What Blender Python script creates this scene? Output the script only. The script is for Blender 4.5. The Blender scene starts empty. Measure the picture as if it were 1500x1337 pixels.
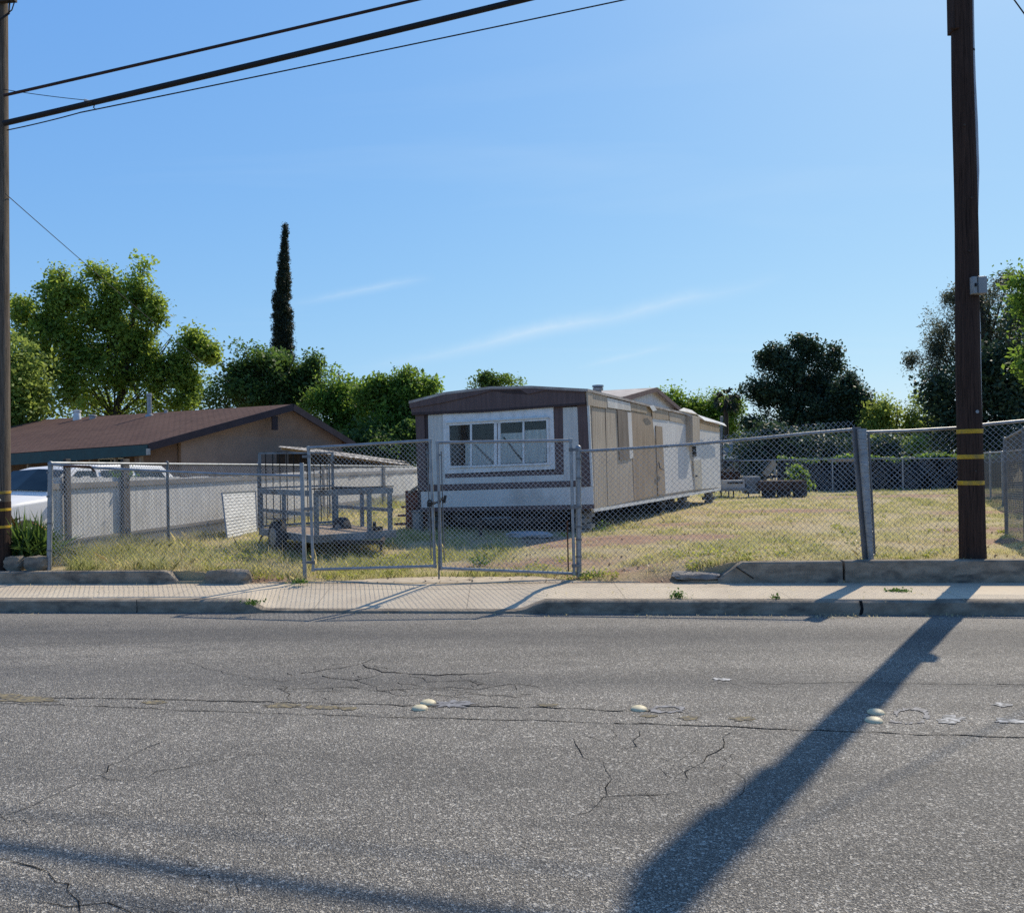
import bpy, math, random
import numpy as np
from mathutils import Vector, Matrix, noise as mnoise

random.seed(7)
rng = np.random.default_rng(11)
scene = bpy.context.scene
COL = scene.collection

# ------------------------------------------------------------------ camera model
FOC, CX, CY, ROLL, EYE = 1250.0, 750.0, 678.0, 0.018, 1.72
RIGHT = Vector((math.cos(ROLL), 0, -math.sin(ROLL)))
UP = Vector((math.sin(ROLL), 0, math.cos(ROLL)))
FWD = Vector((0, 1, 0))
CAM = Vector((0, 0, EYE))
SK = 0.12                                   # the street runs along (1, -SK)

def ray(px, py):
    return FWD + RIGHT * ((px - CX) / FOC) + UP * ((CY - py) / FOC)
def W(px, py, D):
    return CAM + ray(px, py) * D
def G(px, py, z):                            # sight line meets a level plane
    d = ray(px, py)
    return CAM + d * ((z - EYE) / d.z)
def SP_(px, py, s):                          # sight line meets a vertical plane parallel to the street
    d = ray(px, py)
    return CAM + d * (s / (d.y + SK * d.x))
def onplane(px, py, p0, n):
    d = ray(px, py)
    return CAM + d * ((p0 - CAM).dot(n) / d.dot(n))
def ST(x, s, z):                             # street coordinates
    return Vector((x, s - SK * x, z))

# ------------------------------------------------------------------ ground levels
def sstep(a, b, x):
    t = min(1.0, max(0.0, (x - a) / (b - a)))
    return t * t * (3 - 2 * t)
def lot_front(x):
    if x < -1.5:
        return 0.19 + 0.13 * sstep(-2.7, -4.6, x)
    return 0.19 + 0.22 * sstep(0.7, 2.9, x)
def lot_z(x, y):
    s = y + SK * x
    f = lot_front(x)
    z = f + (0.35 - f) * sstep(11.6, 15.5, s)
    op = sstep(2.75, 2.1, x) * sstep(-4.3, -3.9, x)
    z = z + (0.172 - z) * op * sstep(11.55, 11.0, s)
    return z + 0.02 * mnoise.noise(Vector((x * .6, y * .6, 3.1))) * sstep(11.0, 12.5, s)
def curb_h(x):
    return 0.03 + 0.12 * max(sstep(-2.95, -3.25, x), sstep(0.02, 0.38, x))
def walk_z(x, s):
    c = curb_h(x)
    b = 0.17
    return c + (b - c) * min(1, max(0, (s - 9.9) / 1.1))

# ------------------------------------------------------------------ materials
def nt_new(name):
    m = bpy.data.materials.new(name)
    m.use_nodes = True
    nt = m.node_tree
    for n in list(nt.nodes):
        nt.nodes.remove(n)
    out = nt.nodes.new('ShaderNodeOutputMaterial')
    return m, nt, out
def L(nt, a, b):
    nt.links.new(a, b)
def node(nt, t, **kw):
    n = nt.nodes.new(t)
    for k, v in kw.items():
        if k in n.inputs.keys() if hasattr(n.inputs, 'keys') else False:
            n.inputs[k].default_value = v
        else:
            setattr(n, k, v)
    return n
def rgba(c):
    return (c[0], c[1], c[2], 1.0)
def mixc(nt, fac, a, b, blend='MIX'):
    n = nt.nodes.new('ShaderNodeMix')
    n.data_type = 'RGBA'; n.blend_type = blend
    for s, v in ((0, fac), (6, a), (7, b)):
        if isinstance(v, bpy.types.NodeSocket):
            nt.links.new(v, n.inputs[s])
        elif s == 0:
            n.inputs[0].default_value = v
        else:
            n.inputs[s].default_value = rgba(v)
    return n.outputs[2]
def math_(nt, op, a, b=None, c=None, clamp=False):
    n = nt.nodes.new('ShaderNodeMath'); n.operation = op; n.use_clamp = clamp
    for i, v in enumerate((a, b, c)):
        if v is None: continue
        if isinstance(v, bpy.types.NodeSocket): nt.links.new(v, n.inputs[i])
        else: n.inputs[i].default_value = v
    return n.outputs[0]
def noise_(nt, vec, scale, detail=4, rough=.55, dist=0):
    n = nt.nodes.new('ShaderNodeTexNoise')
    n.inputs['Scale'].default_value = scale; n.inputs['Detail'].default_value = detail
    n.inputs['Roughness'].default_value = rough; n.inputs['Distortion'].default_value = dist
    if vec is not None: nt.links.new(vec, n.inputs['Vector'])
    return n.outputs['Fac']
def ramp_(nt, fac, stops):
    n = nt.nodes.new('ShaderNodeValToRGB')
    e = n.color_ramp.elements
    while len(e) < len(stops): e.new(.5)
    for el, (p, c) in zip(e, stops):
        el.position = p
        el.color = rgba(c) if hasattr(c, '__len__') else (c, c, c, 1)
    nt.links.new(fac, n.inputs['Fac'])
    return n.outputs['Color']
def mapr(nt, v, a, b, c=0., d=1.):
    n = nt.nodes.new('ShaderNodeMapRange')
    nt.links.new(v, n.inputs[0])
    for i, x in enumerate((a, b, c, d)): n.inputs[i + 1].default_value = x
    return n.outputs[0]
def coord(nt, scale=(1, 1, 1), kind='Object', rot=(0, 0, 0)):
    t = nt.nodes.new('ShaderNodeTexCoord')
    mp = nt.nodes.new('ShaderNodeMapping')
    mp.inputs['Scale'].default_value = scale
    mp.inputs['Rotation'].default_value = rot
    nt.links.new(t.outputs[kind], mp.inputs['Vector'])
    return mp.outputs['Vector']
def sepxyz(nt, v):
    n = nt.nodes.new('ShaderNodeSeparateXYZ'); nt.links.new(v, n.inputs[0]); return n.outputs
def bsdf(nt, out, col, rough=.8, metal=0., spec=.35, height=None, bump=.3, bdist=.01):
    p = nt.nodes.new('ShaderNodeBsdfPrincipled')
    if isinstance(col, bpy.types.NodeSocket): nt.links.new(col, p.inputs['Base Color'])
    else: p.inputs['Base Color'].default_value = rgba(col)
    if isinstance(rough, bpy.types.NodeSocket): nt.links.new(rough, p.inputs['Roughness'])
    else: p.inputs['Roughness'].default_value = rough
    p.inputs['Metallic'].default_value = metal
    p.inputs['Specular IOR Level'].default_value = spec
    if height is not None:
        b = nt.nodes.new('ShaderNodeBump')
        b.inputs['Strength'].default_value = bump; b.inputs['Distance'].default_value = bdist
        nt.links.new(height, b.inputs['Height']); nt.links.new(b.outputs[0], p.inputs['Normal'])
    if out is not None: nt.links.new(p.outputs[0], out.inputs['Surface'])
    return p

def m_simple(name, c1, c2=None, scale=6, rough=.75, metal=0., spec=.35, stretch=(1, 1, 1), bump=.25, bscale=None, contrast=(.35, .65), c3=None, s3=1.2, bdist=.006):
    m, nt, out = nt_new(name)
    v = coord(nt, stretch)
    f = noise_(nt, v, scale, 6, .62)
    c2 = c2 or tuple(x * .75 for x in c1)
    col = ramp_(nt, f, [(contrast[0], c2), (contrast[1], c1)])
    if c3:
        g = ramp_(nt, noise_(nt, v, s3, 4, .6), [(.52, 0.), (.68, 1.)])
        col = mixc(nt, g, col, c3)
    h = noise_(nt, v, bscale or scale * 5, 5, .65)
    bsdf(nt, out, col, rough, metal, spec, h, bump, bdist)
    return m

def m_siding(name, c1, c2, c3, pitch=.2, groove=.05, stain=.5, rough=.7, gdark=.6):
    """painted vertical board siding: grooves along local x, rain streaks, grime"""
    m, nt, out = nt_new(name)
    v = coord(nt)
    x = sepxyz(nt, v)
    fr = math_(nt, 'FRACT', math_(nt, 'MULTIPLY', x[0], 1 / pitch))
    g = math_(nt, 'LESS_THAN', fr, groove)
    st = noise_(nt, coord(nt, (5, 5, .35)), 3.5, 6, .6)
    blot = noise_(nt, v, 1.6, 5, .6)
    fine = noise_(nt, coord(nt, (14, 14, 1.2)), 9, 5, .6)
    col = ramp_(nt, st, [(.38, c2), (.62, c1)])
    col = mixc(nt, mapr(nt, blot, .5, .72, 0, stain), col, c3)
    col = mixc(nt, math_(nt, 'MULTIPLY', fine, .35), col, tuple(k * .6 for k in c2))
    col = mixc(nt, math_(nt, 'MULTIPLY', g, gdark), col, tuple(k * .3 for k in c2))
    rs = noise_(nt, coord(nt, (9, 9, .22)), 2.2, 5, .65)
    col = mixc(nt, mapr(nt, rs, .6, .74, 0, .4), col, (c2[0] * .62, c2[1] * .5, c2[2] * .4))
    h = math_(nt, 'SUBTRACT', math_(nt, 'MULTIPLY', fine, .2), g)
    bsdf(nt, out, col, rough, 0, .3, h, .5, .008)
    return m

def m_leaf(name, dark, light, trans=.35, tcol=None):
    m, nt, out = nt_new(name)
    a = nt.nodes.new('ShaderNodeAttribute'); a.attribute_name = 'tint'
    col = ramp_(nt, a.outputs['Fac'], [(0., dark), (1., light)])
    p = bsdf(nt, None, col, .55, 0, .3)
    t = nt.nodes.new('ShaderNodeBsdfTranslucent')
    tc = mixc(nt, .5, col, tcol or tuple(min(1, x * 1.9) for x in light))
    L(nt, tc, t.inputs['Color'])
    mx = nt.nodes.new('ShaderNodeMixShader'); mx.inputs[0].default_value = trans
    L(nt, p.outputs[0], mx.inputs[1]); L(nt, t.outputs[0], mx.inputs[2]); L(nt, mx.outputs[0], out.inputs['Surface'])
    return m

M = {}
M['galv'] = m_simple('galvanised_steel', (.36, .38, .40), (.22, .235, .25), 9, .5, .6, .5, contrast=(.3, .7), bump=.1)
M['galv_dull'] = m_simple('dull_galvanised_steel', (.23, .24, .25), (.13, .135, .14), 9, .6, .5, .4, contrast=(.3, .7), bump=.1)
M['wire'] = m_simple('fence_wire', (.5, .52, .54), (.32, .33, .35), 5, .4, .5, .5, bump=0)
M['concrete'] = m_simple('weathered_concrete', (.34, .32, .29), (.22, .205, .185), 3.2, .9, 0, .2, bump=.5, bscale=60, c3=(.16, .145, .13), s3=1.3)
M['curbc'] = m_simple('curb_concrete', (.31, .265, .205), (.15, .125, .095), 4, .9, 0, .2, bump=.7, bscale=40, c3=(.10, .092, .08), s3=2.6, stretch=(1, 1, 2.2), contrast=(.3, .62))
M['block'] = m_simple('cinder_block', (.30, .29, .27), (.2, .19, .18), 12, .95, 0, .1, bump=.5)
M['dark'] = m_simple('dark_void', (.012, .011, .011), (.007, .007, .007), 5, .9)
M['steel_dark'] = m_simple('dark_rusty_steel', (.07, .055, .045), (.03, .026, .024), 8, .75, .2, .3)
M['rust'] = m_simple('rusted_steel', (.15, .075, .045), (.06, .035, .025), 7, .85, .1, .2)
M['rust_dark'] = m_simple('dark_rust', (.085, .055, .042), (.035, .026, .022), 7, .85, .1, .2)
M['rubber'] = m_simple('tyre_rubber', (.045, .045, .047), (.028, .028, .03), 12, .85)
M['white_paint'] = m_simple('old_white_paint', (.72, .73, .72), (.55, .55, .54), 4, .6, contrast=(.3, .6), bump=.15)
M['white_trim'] = m_simple('window_white_trim', (.78, .78, .77), (.6, .6, .58), 7, .55, contrast=(.3, .55), bump=.12)
M['redwood'] = m_simple('red_brown_wood', (.22, .07, .045), (.11, .04, .03), 5, .8, stretch=(1, 1, .2))
M['tan_wood'] = m_simple('tan_board', (.42, .32, .2), (.27, .2, .13), 6, .8, stretch=(1, 1, .3))
M['plywood'] = m_simple('weathered_plywood', (.33, .25, .18), (.2, .15, .11), 4, .85, stretch=(1, 1, .25))
M['pale_slab'] = m_simple('pale_slab', (.42, .42, .42), (.3, .3, .3), 5, .85)
M['rubberblack'] = m_simple('cable_black', (.012, .012, .014), (.008, .008, .01), 5, .6)
M['cable_brown'] = m_simple('cable_brown', (.045, .022, .022), (.02, .012, .012), 5, .6)
M['box_grey'] = m_simple('utility_box_grey', (.33, .34, .34), (.25, .26, .26), 4, .5, .1, .4, bump=.08)
M['conduit'] = m_simple('grey_conduit', (.42, .45, .48), (.32, .35, .38), 4, .5, 0, .4, bump=.05)
M['orange'] = m_simple('dead_leaf', (.5, .24, .06), (.3, .12, .03), 8, .8)
M['padlock'] = m_simple('black_lock', (.015, .015, .016), (.01, .01, .01), 8, .4)
M['car'] = m_simple('white_car_paint', (.82, .81, .79), (.74, .74, .73), 2, .38, 0, .5, bump=0)
M['carblack'] = m_simple('black_plastic', (.02, .02, .022), (.012, .012, .013), 6, .5)

def m_carglass():
    m, nt, out = nt_new('dark_glass')
    v = coord(nt)
    bsdf(nt, out, ramp_(nt, noise_(nt, v, 2, 3), [(.3, (.012, .022, .028)), (.7, (.03, .05, .06))]), .12, 0, .12)
    return m
M['carglass'] = m_carglass()
def m_pane():
    m, nt, out = nt_new('window_glass')
    t = nt.nodes.new('ShaderNodeBsdfTransparent'); t.inputs[0].default_value = (.9, .93, .94, 1)
    g = nt.nodes.new('ShaderNodeBsdfGlossy'); g.inputs['Roughness'].default_value = .06
    g.inputs['Color'].default_value = (.8, .85, .9, 1)
    v = coord(nt)
    b = nt.nodes.new('ShaderNodeBump'); b.inputs['Strength'].default_value = .05
    L(nt, noise_(nt, v, 3, 3), b.inputs['Height']); L(nt, b.outputs[0], g.inputs['Normal'])
    mx = nt.nodes.new('ShaderNodeMixShader'); mx.inputs[0].default_value = .025
    L(nt, t.outputs[0], mx.inputs[1]); L(nt, g.outputs[0], mx.inputs[2]); L(nt, mx.outputs[0], out.inputs['Surface'])
    return m
M['pane'] = m_pane()
M['curtain'] = m_simple('faded_curtain', (.66, .64, .58), (.46, .44, .41), 3, .9, stretch=(9, 9, .6), bump=.4, bscale=5)
M['mh_brown'] = m_siding('mobile_home_brown_trim', (.155, .105, .1), (.115, .078, .075), (.2, .145, .135), .6, .02, .4)
M['mh_dark'] = m_siding('mobile_home_dark_brown', (.075, .05, .05), (.05, .034, .034), (.1, .07, .065), .6, .0, .4)
M['mh_white'] = m_siding('mobile_home_white_panel', (.7, .69, .645), (.6, .585, .55), (.5, .475, .43), .1, .05, .35)
M['mh_flat'] = m_simple('mobile_home_flat_white', (.69, .675, .63), (.58, .565, .53), 2.4, .6, contrast=(.25, .5), bump=.1, c3=(.53, .5, .45), s3=1.1)
M['side_beige'] = m_siding('beige_wood_siding', (.53, .46, .365), (.41, .345, .27), (.6, .54, .45), .105, .13, .55)
M['side_brown'] = m_siding('brown_wood_siding', (.43, .34, .25), (.32, .25, .18), (.48, .4, .31), .1, .15, .5)
M['side_white'] = m_siding('white_metal_siding', (.74, .735, .71), (.62, .61, .59), (.52, .48, .42), .2, .05, .5, gdark=.35)
M['side_tan'] = m_siding('tan_fascia', (.46, .38, .28), (.33, .27, .2), (.55, .5, .42), .8, .02, .5)
M['board'] = m_siding('boarded_window', (.25, .21, .17), (.17, .14, .115), (.32, .28, .24), .3, .02, .5)
M['door_yel'] = m_siding('pale_door', (.58, .54, .45), (.44, .4, .33), (.66, .64, .58), .8, .0, .5)
M['mh_roof'] = m_simple('aluminium_roof', (.5, .46, .42), (.33, .29, .26), 2.5, .6, .1, .3, c3=(.25, .2, .17))
M['fence_board'] = m_siding('white_fence_board', (.74, .74, .72), (.58, .57, .55), (.42, .4, .37), .19, .035, .55)
M['fence_post'] = m_simple('grey_wood_post', (.105, .095, .085), (.05, .045, .04), 5, .9, stretch=(1, 1, .2), bump=.6)
M['fence_rail'] = m_simple('grey_wood_rail', (.26, .245, .225), (.15, .14, .13), 5, .9, stretch=(.2, 1, 1), bump=.4)
M['old_post'] = m_simple('leaning_post_grey', (.2, .2, .205), (.09, .09, .095), 6, .8, .1, .3, stretch=(1, 1, .3), bump=.5)
M['utilgrey'] = m_simple('trailer_grey_paint', (.27, .295, .315), (.15, .165, .175), 5, .65, .2, .3, c3=(.12, .09, .07), s3=3)
M['stucco'] = m_simple('tan_stucco', (.315, .225, .175), (.265, .19, .15), 2, .95, 0, .1, bump=.5, bscale=70)
M['stucco_shaded'] = m_simple('orange_brown_shaded_wall', (.22, .145, .11), (.16, .11, .085), 3, .95, bump=.3)  # darker wall tone with the porch shade put into its colour
M['teal'] = m_simple('teal_fascia', (.008, .055, .07), (.006, .04, .052), 3, .6)
M['fascia_dk'] = m_simple('dark_purple_fascia', (.045, .033, .04), (.03, .022, .027), 3, .7)
M['farroof'] = m_simple('far_grey_roof', (.3, .27, .24), (.2, .18, .16), 3, .9)
M['marker'] = m_simple('ceramic_marker', (.74, .66, .44), (.56, .49, .31), 26, .55, 0, .35, c3=(.45, .38, .26), s3=24)

def m_shingle():
    m, nt, out = nt_new('brown_shingles')
    v = coord(nt)
    b = nt.nodes.new('ShaderNodeTexBrick')
    b.inputs['Scale'].default_value = 1.0
    b.inputs['Brick Width'].default_value = .33; b.inputs['Row Height'].default_value = .14
    b.inputs['Mortar Size'].default_value = .022; b.inputs['Mortar Smooth'].default_value = .4
    b.inputs['Color1'].default_value = (.165, .095, .075, 1); b.inputs['Color2'].default_value = (.115, .068, .055, 1)
    b.inputs['Mortar'].default_value = (.05, .03, .027, 1)
    L(nt, v, b.inputs['Vector'])
    n1 = noise_(nt, v, .8, 5)
    n2 = noise_(nt, v, 40, 4, .7)
    col = mixc(nt, mapr(nt, n1, .4, .7, 0, .5), b.outputs['Color'], (.18, .11, .085))
    col = mixc(nt, math_(nt, 'MULTIPLY', n2, .4), col, (.06, .04, .035))
    bsdf(nt, out, col, .95, 0, .15, math_(nt, 'SUBTRACT', n2, b.outputs['Fac']), .6, .01)
    return m
M['shingle'] = m_shingle()

def m_polewood(name, lite, dark, side):
    m, nt, out = nt_new(name)
    v = coord(nt, (7, 7, .28))
    f = noise_(nt, v, 5, 7, .68, .4)
    g = noise_(nt, coord(nt, (30, 30, .5)), 5, 4, .6)
    k = noise_(nt, coord(nt), 1.3, 4)
    col = ramp_(nt, f, [(.32, dark), (.68, lite)])
    col = mixc(nt, mapr(nt, g, .55, .62, 0, .85), col, tuple(x * .3 for x in dark))
    col = mixc(nt, mapr(nt, k, .45, .7, 0, .5), col, side)
    bsdf(nt, out, col, .9, 0, .15, math_(nt, 'ADD', f, math_(nt, 'MULTIPLY', g, -1.)), .8, .012)
    return m
M['pole_dark'] = m_polewood('creosoted_pole_wood', (.085, .05, .037), (.03, .02, .016), (.05, .034, .03))
M['pole_grey'] = m_polewood('greyed_pole_wood', (.2, .165, .13), (.07, .055, .043), (.13, .1, .08))
M['yellow'] = m_simple('yellow_band', (.62, .38, .02), (.38, .22, .015), 6, .55, c3=(.3, .2, .05), s3=5)

def m_asphalt():
    m, nt, out = nt_new('asphalt')
    v = coord(nt)
    xyz = sepxyz(nt, v)
    s = math_(nt, 'ADD', xyz[1], math_(nt, 'MULTIPLY', xyz[0], SK))          # distance across the street
    vo = nt.nodes.new('ShaderNodeTexVoronoi'); vo.inputs['Scale'].default_value = 185
    L(nt, v, vo.inputs['Vector'])
    chip = sepxyz(nt, vo.outputs['Color'])
    vo2 = nt.nodes.new('ShaderNodeTexVoronoi'); vo2.inputs['Scale'].default_value = 90
    L(nt, v, vo2.inputs['Vector'])
    chip2 = sepxyz(nt, vo2.outputs['Color'])
    big = noise_(nt, v, .45, 5, .6)
    mid = noise_(nt, v, 3.2, 5, .65)
    lane = noise_(nt, coord(nt, (.12, 2.2, 1), rot=(0, 0, math.atan(SK))), 1., 4, .55)
    col = ramp_(nt, chip[0], [(.0, (.042, .04, .037)), (.42, (.118, .108, .092)), (.8, (.185, .17, .146)), (1., (.46, .425, .36))])
    col = mixc(nt, mapr(nt, chip2[1], .92, .96, 0, .8), col, (.48, .45, .39))
    tone = math_(nt, 'ADD', math_(nt, 'MULTIPLY', big, .5), math_(nt, 'ADD', math_(nt, 'MULTIPLY', mid, .35), math_(nt, 'MULTIPLY', lane, .7)))
    tone = mapr(nt, tone, .5, 1.05, .76, 1.72)
    tn = nt.nodes.new('ShaderNodeCombineColor')
    for i in range(3): L(nt, tone, tn.inputs[i])
    col = mixc(nt, 1., col, tn.outputs[0], 'MULTIPLY')
    # oil-darkened wheel paths on the far lane, dusty edge by the curb
    def band(c, w, amt):
        d = math_(nt, 'ABSOLUTE', math_(nt, 'SUBTRACT', s, c))
        return mapr(nt, d, 0, w, amt, 0)
    col = mixc(nt, band(8.5, .85, .6), col, (.055, .055, .057))
    col = mixc(nt, band(6.75, .5, .4), col, (.06, .06, .062))
    dust = mapr(nt, s, 8.9, 9.75, 0, .6)
    col = mixc(nt, math_(nt, 'MULTIPLY', dust, mapr(nt, mid, .3, .6, .4, 1)), col, (.27, .25, .22))
    col = mixc(nt, band(4.6, .5, .22), col, (.07, .067, .062))
    oil = mapr(nt, noise_(nt, coord(nt, (.5, 1.3, 1), rot=(0, 0, math.atan(SK))), 1.3, 5, .6), .6, .74, 0, .55)
    col = mixc(nt, oil, col, (.06, .058, .055))
    # patched newer strip on the near lane has slightly coarser, darker stone
    h = math_(nt, 'ADD', vo.outputs['Distance'], math_(nt, 'MULTIPLY', vo2.outputs['Distance'], .9))
    bsdf(nt, out, col, mapr(nt, chip[1], 0, 1, .5, .92), 0, .4, h, .75, .010)
    return m
M['asphalt'] = m_asphalt()
M['crack'] = m_simple('road_crack', (.012, .012, .012), (.006, .006, .006), 20, 1, 0, .05, bump=0)
M['paint_old'] = m_simple('faded_yellow_paint', (.27, .225, .13), (.125, .115, .095), 26, .9, 0, .2, contrast=(.45, .6))
M['glue'] = m_simple('old_glue_ring', (.25, .25, .26), (.1, .1, .105), 18, .7, contrast=(.4, .6))
M['whitefleck'] = m_simple('white_paint_fleck', (.5, .5, .49), (.16, .16, .155), 22, .8, contrast=(.45, .58))

def m_walk():
    m, nt, out = nt_new('sidewalk_concrete')
    v = coord(nt)
    xyz = sepxyz(nt, v)
    f = noise_(nt, v, 1.4, 6, .65); g = noise_(nt, v, 7, 6, .7); fine = noise_(nt, v, 110, 3, .7)
    col = ramp_(nt, f, [(.3, (.56, .465, .335)), (.7, (.74, .63, .46))])
    col = mixc(nt, mapr(nt, g, .5, .75, 0, .45), col, (.46, .395, .32))
    col = mixc(nt, math_(nt, 'MULTIPLY', fine, .3), col, (.46, .4, .33))
    s = math_(nt, 'ADD', xyz[1], math_(nt, 'MULTIPLY', xyz[0], SK))
    j1 = math_(nt, 'LESS_THAN', math_(nt, 'ABSOLUTE', math_(nt, 'SUBTRACT', s, 10.72)), .012)
    fr = math_(nt, 'FRACT', math_(nt, 'ADD', math_(nt, 'MULTIPLY', xyz[0], 1 / 1.83), .31))
    j2 = math_(nt, 'LESS_THAN', fr, .006)
    j = math_(nt, 'MAXIMUM', j1, j2)
    col = mixc(nt, math_(nt, 'MULTIPLY', j, .5), col, (.13, .11, .09))
    stain = noise_(nt, coord(nt, (1, 1, 1)), .7, 3)
    col = mixc(nt, mapr(nt, stain, .5, .72, 0, .5), col, (.42, .325, .23))
    spots = noise_(nt, v, 22, 3, .6)
    col = mixc(nt, mapr(nt, spots, .66, .74, 0, .5), col, (.24, .2, .155))
    edge_ = mapr(nt, s, 10.75, 11.02, 0, .5)
    col = mixc(nt, math_(nt, 'MULTIPLY', edge_, mapr(nt, g, .35, .6, .2, 1)), col, (.27, .215, .155))
    bsdf(nt, out, col, .92, 0, .2, math_(nt, 'SUBTRACT', fine, j), .35, .006)
    return m
M['walk'] = m_walk()

def m_soil():
    m, nt, out = nt_new('lot_soil')
    v = coord(nt)
    a = noise_(nt, v, .35, 5, .6); b = noise_(nt, v, 3, 6, .7); c = noise_(nt, v, 45, 4, .7)
    col = ramp_(nt, a, [(.3, (.42, .34, .18)), (.5, (.55, .45, .27)), (.7, (.4, .37, .16))])
    col = mixc(nt, mapr(nt, b, .45, .7, 0, .6), col, (.5, .43, .28))
    col = mixc(nt, mapr(nt, c, .4, .7, 0, .45), col, (.2, .165, .09))
    red = nt.nodes.new('ShaderNodeAttribute'); red.attribute_name = 'bare'
    dirt = ramp_(nt, b, [(.3, (.27, .165, .11)), (.7, (.46, .31, .215))])
    col = mixc(nt, red.outputs['Fac'], col, dirt)
    bsdf(nt, out, col, .97, 0, .1, math_(nt, 'ADD', b, c), .8, .03)
    return m
M['soil'] = m_soil()
M['earth'] = m_simple('far_earth', (.2, .17, .1), (.13, .12, .06), .4, .97)
M['grass'] = m_leaf('dry_grass_blades', (.78, .65, .41), (.3, .36, .09), .46, (.84, .77, .37))
M['weed'] = m_leaf('weed_leaves', (.05, .11, .02), (.16, .26, .05), .35)
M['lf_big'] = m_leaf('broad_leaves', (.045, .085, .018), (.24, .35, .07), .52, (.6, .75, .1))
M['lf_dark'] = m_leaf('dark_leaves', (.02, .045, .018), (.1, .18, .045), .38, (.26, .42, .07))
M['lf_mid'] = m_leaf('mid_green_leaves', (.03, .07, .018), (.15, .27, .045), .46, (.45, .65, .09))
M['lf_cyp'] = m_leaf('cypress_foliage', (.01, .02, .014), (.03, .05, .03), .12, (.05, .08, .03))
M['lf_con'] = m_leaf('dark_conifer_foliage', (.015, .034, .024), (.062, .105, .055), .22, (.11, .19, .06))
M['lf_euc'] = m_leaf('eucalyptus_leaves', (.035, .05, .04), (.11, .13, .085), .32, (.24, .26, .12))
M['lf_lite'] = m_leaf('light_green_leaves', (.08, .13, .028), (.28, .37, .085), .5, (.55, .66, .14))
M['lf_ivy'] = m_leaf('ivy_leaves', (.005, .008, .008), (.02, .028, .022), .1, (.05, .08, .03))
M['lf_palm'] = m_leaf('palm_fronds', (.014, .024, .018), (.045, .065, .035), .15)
M['bark'] = m_simple('bark', (.07, .055, .042), (.03, .025, .02), 6, .95, stretch=(1, 1, .3), bump=.7)

# ------------------------------------------------------------------ mesh builder
ROOTINV = {}
def tag(o, label=None, cat=None, group=None, kind=None):
    if label: o['label'] = label
    if cat: o['category'] = cat
    if group: o['group'] = group
    if kind: o['kind'] = kind
    return o
def thing(name, label, cat, loc, rotz=0., group=None):
    o = bpy.data.objects.new(name, None)
    o.empty_display_size = .2
    COL.objects.link(o)
    o.location = loc; o.rotation_euler = (0, 0, rotz)
    ROOTINV[o.name] = (Matrix.Translation(Vector(loc)) @ Matrix.Rotation(rotz, 4, 'Z')).inverted()
    return tag(o, label, cat, group)

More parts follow.
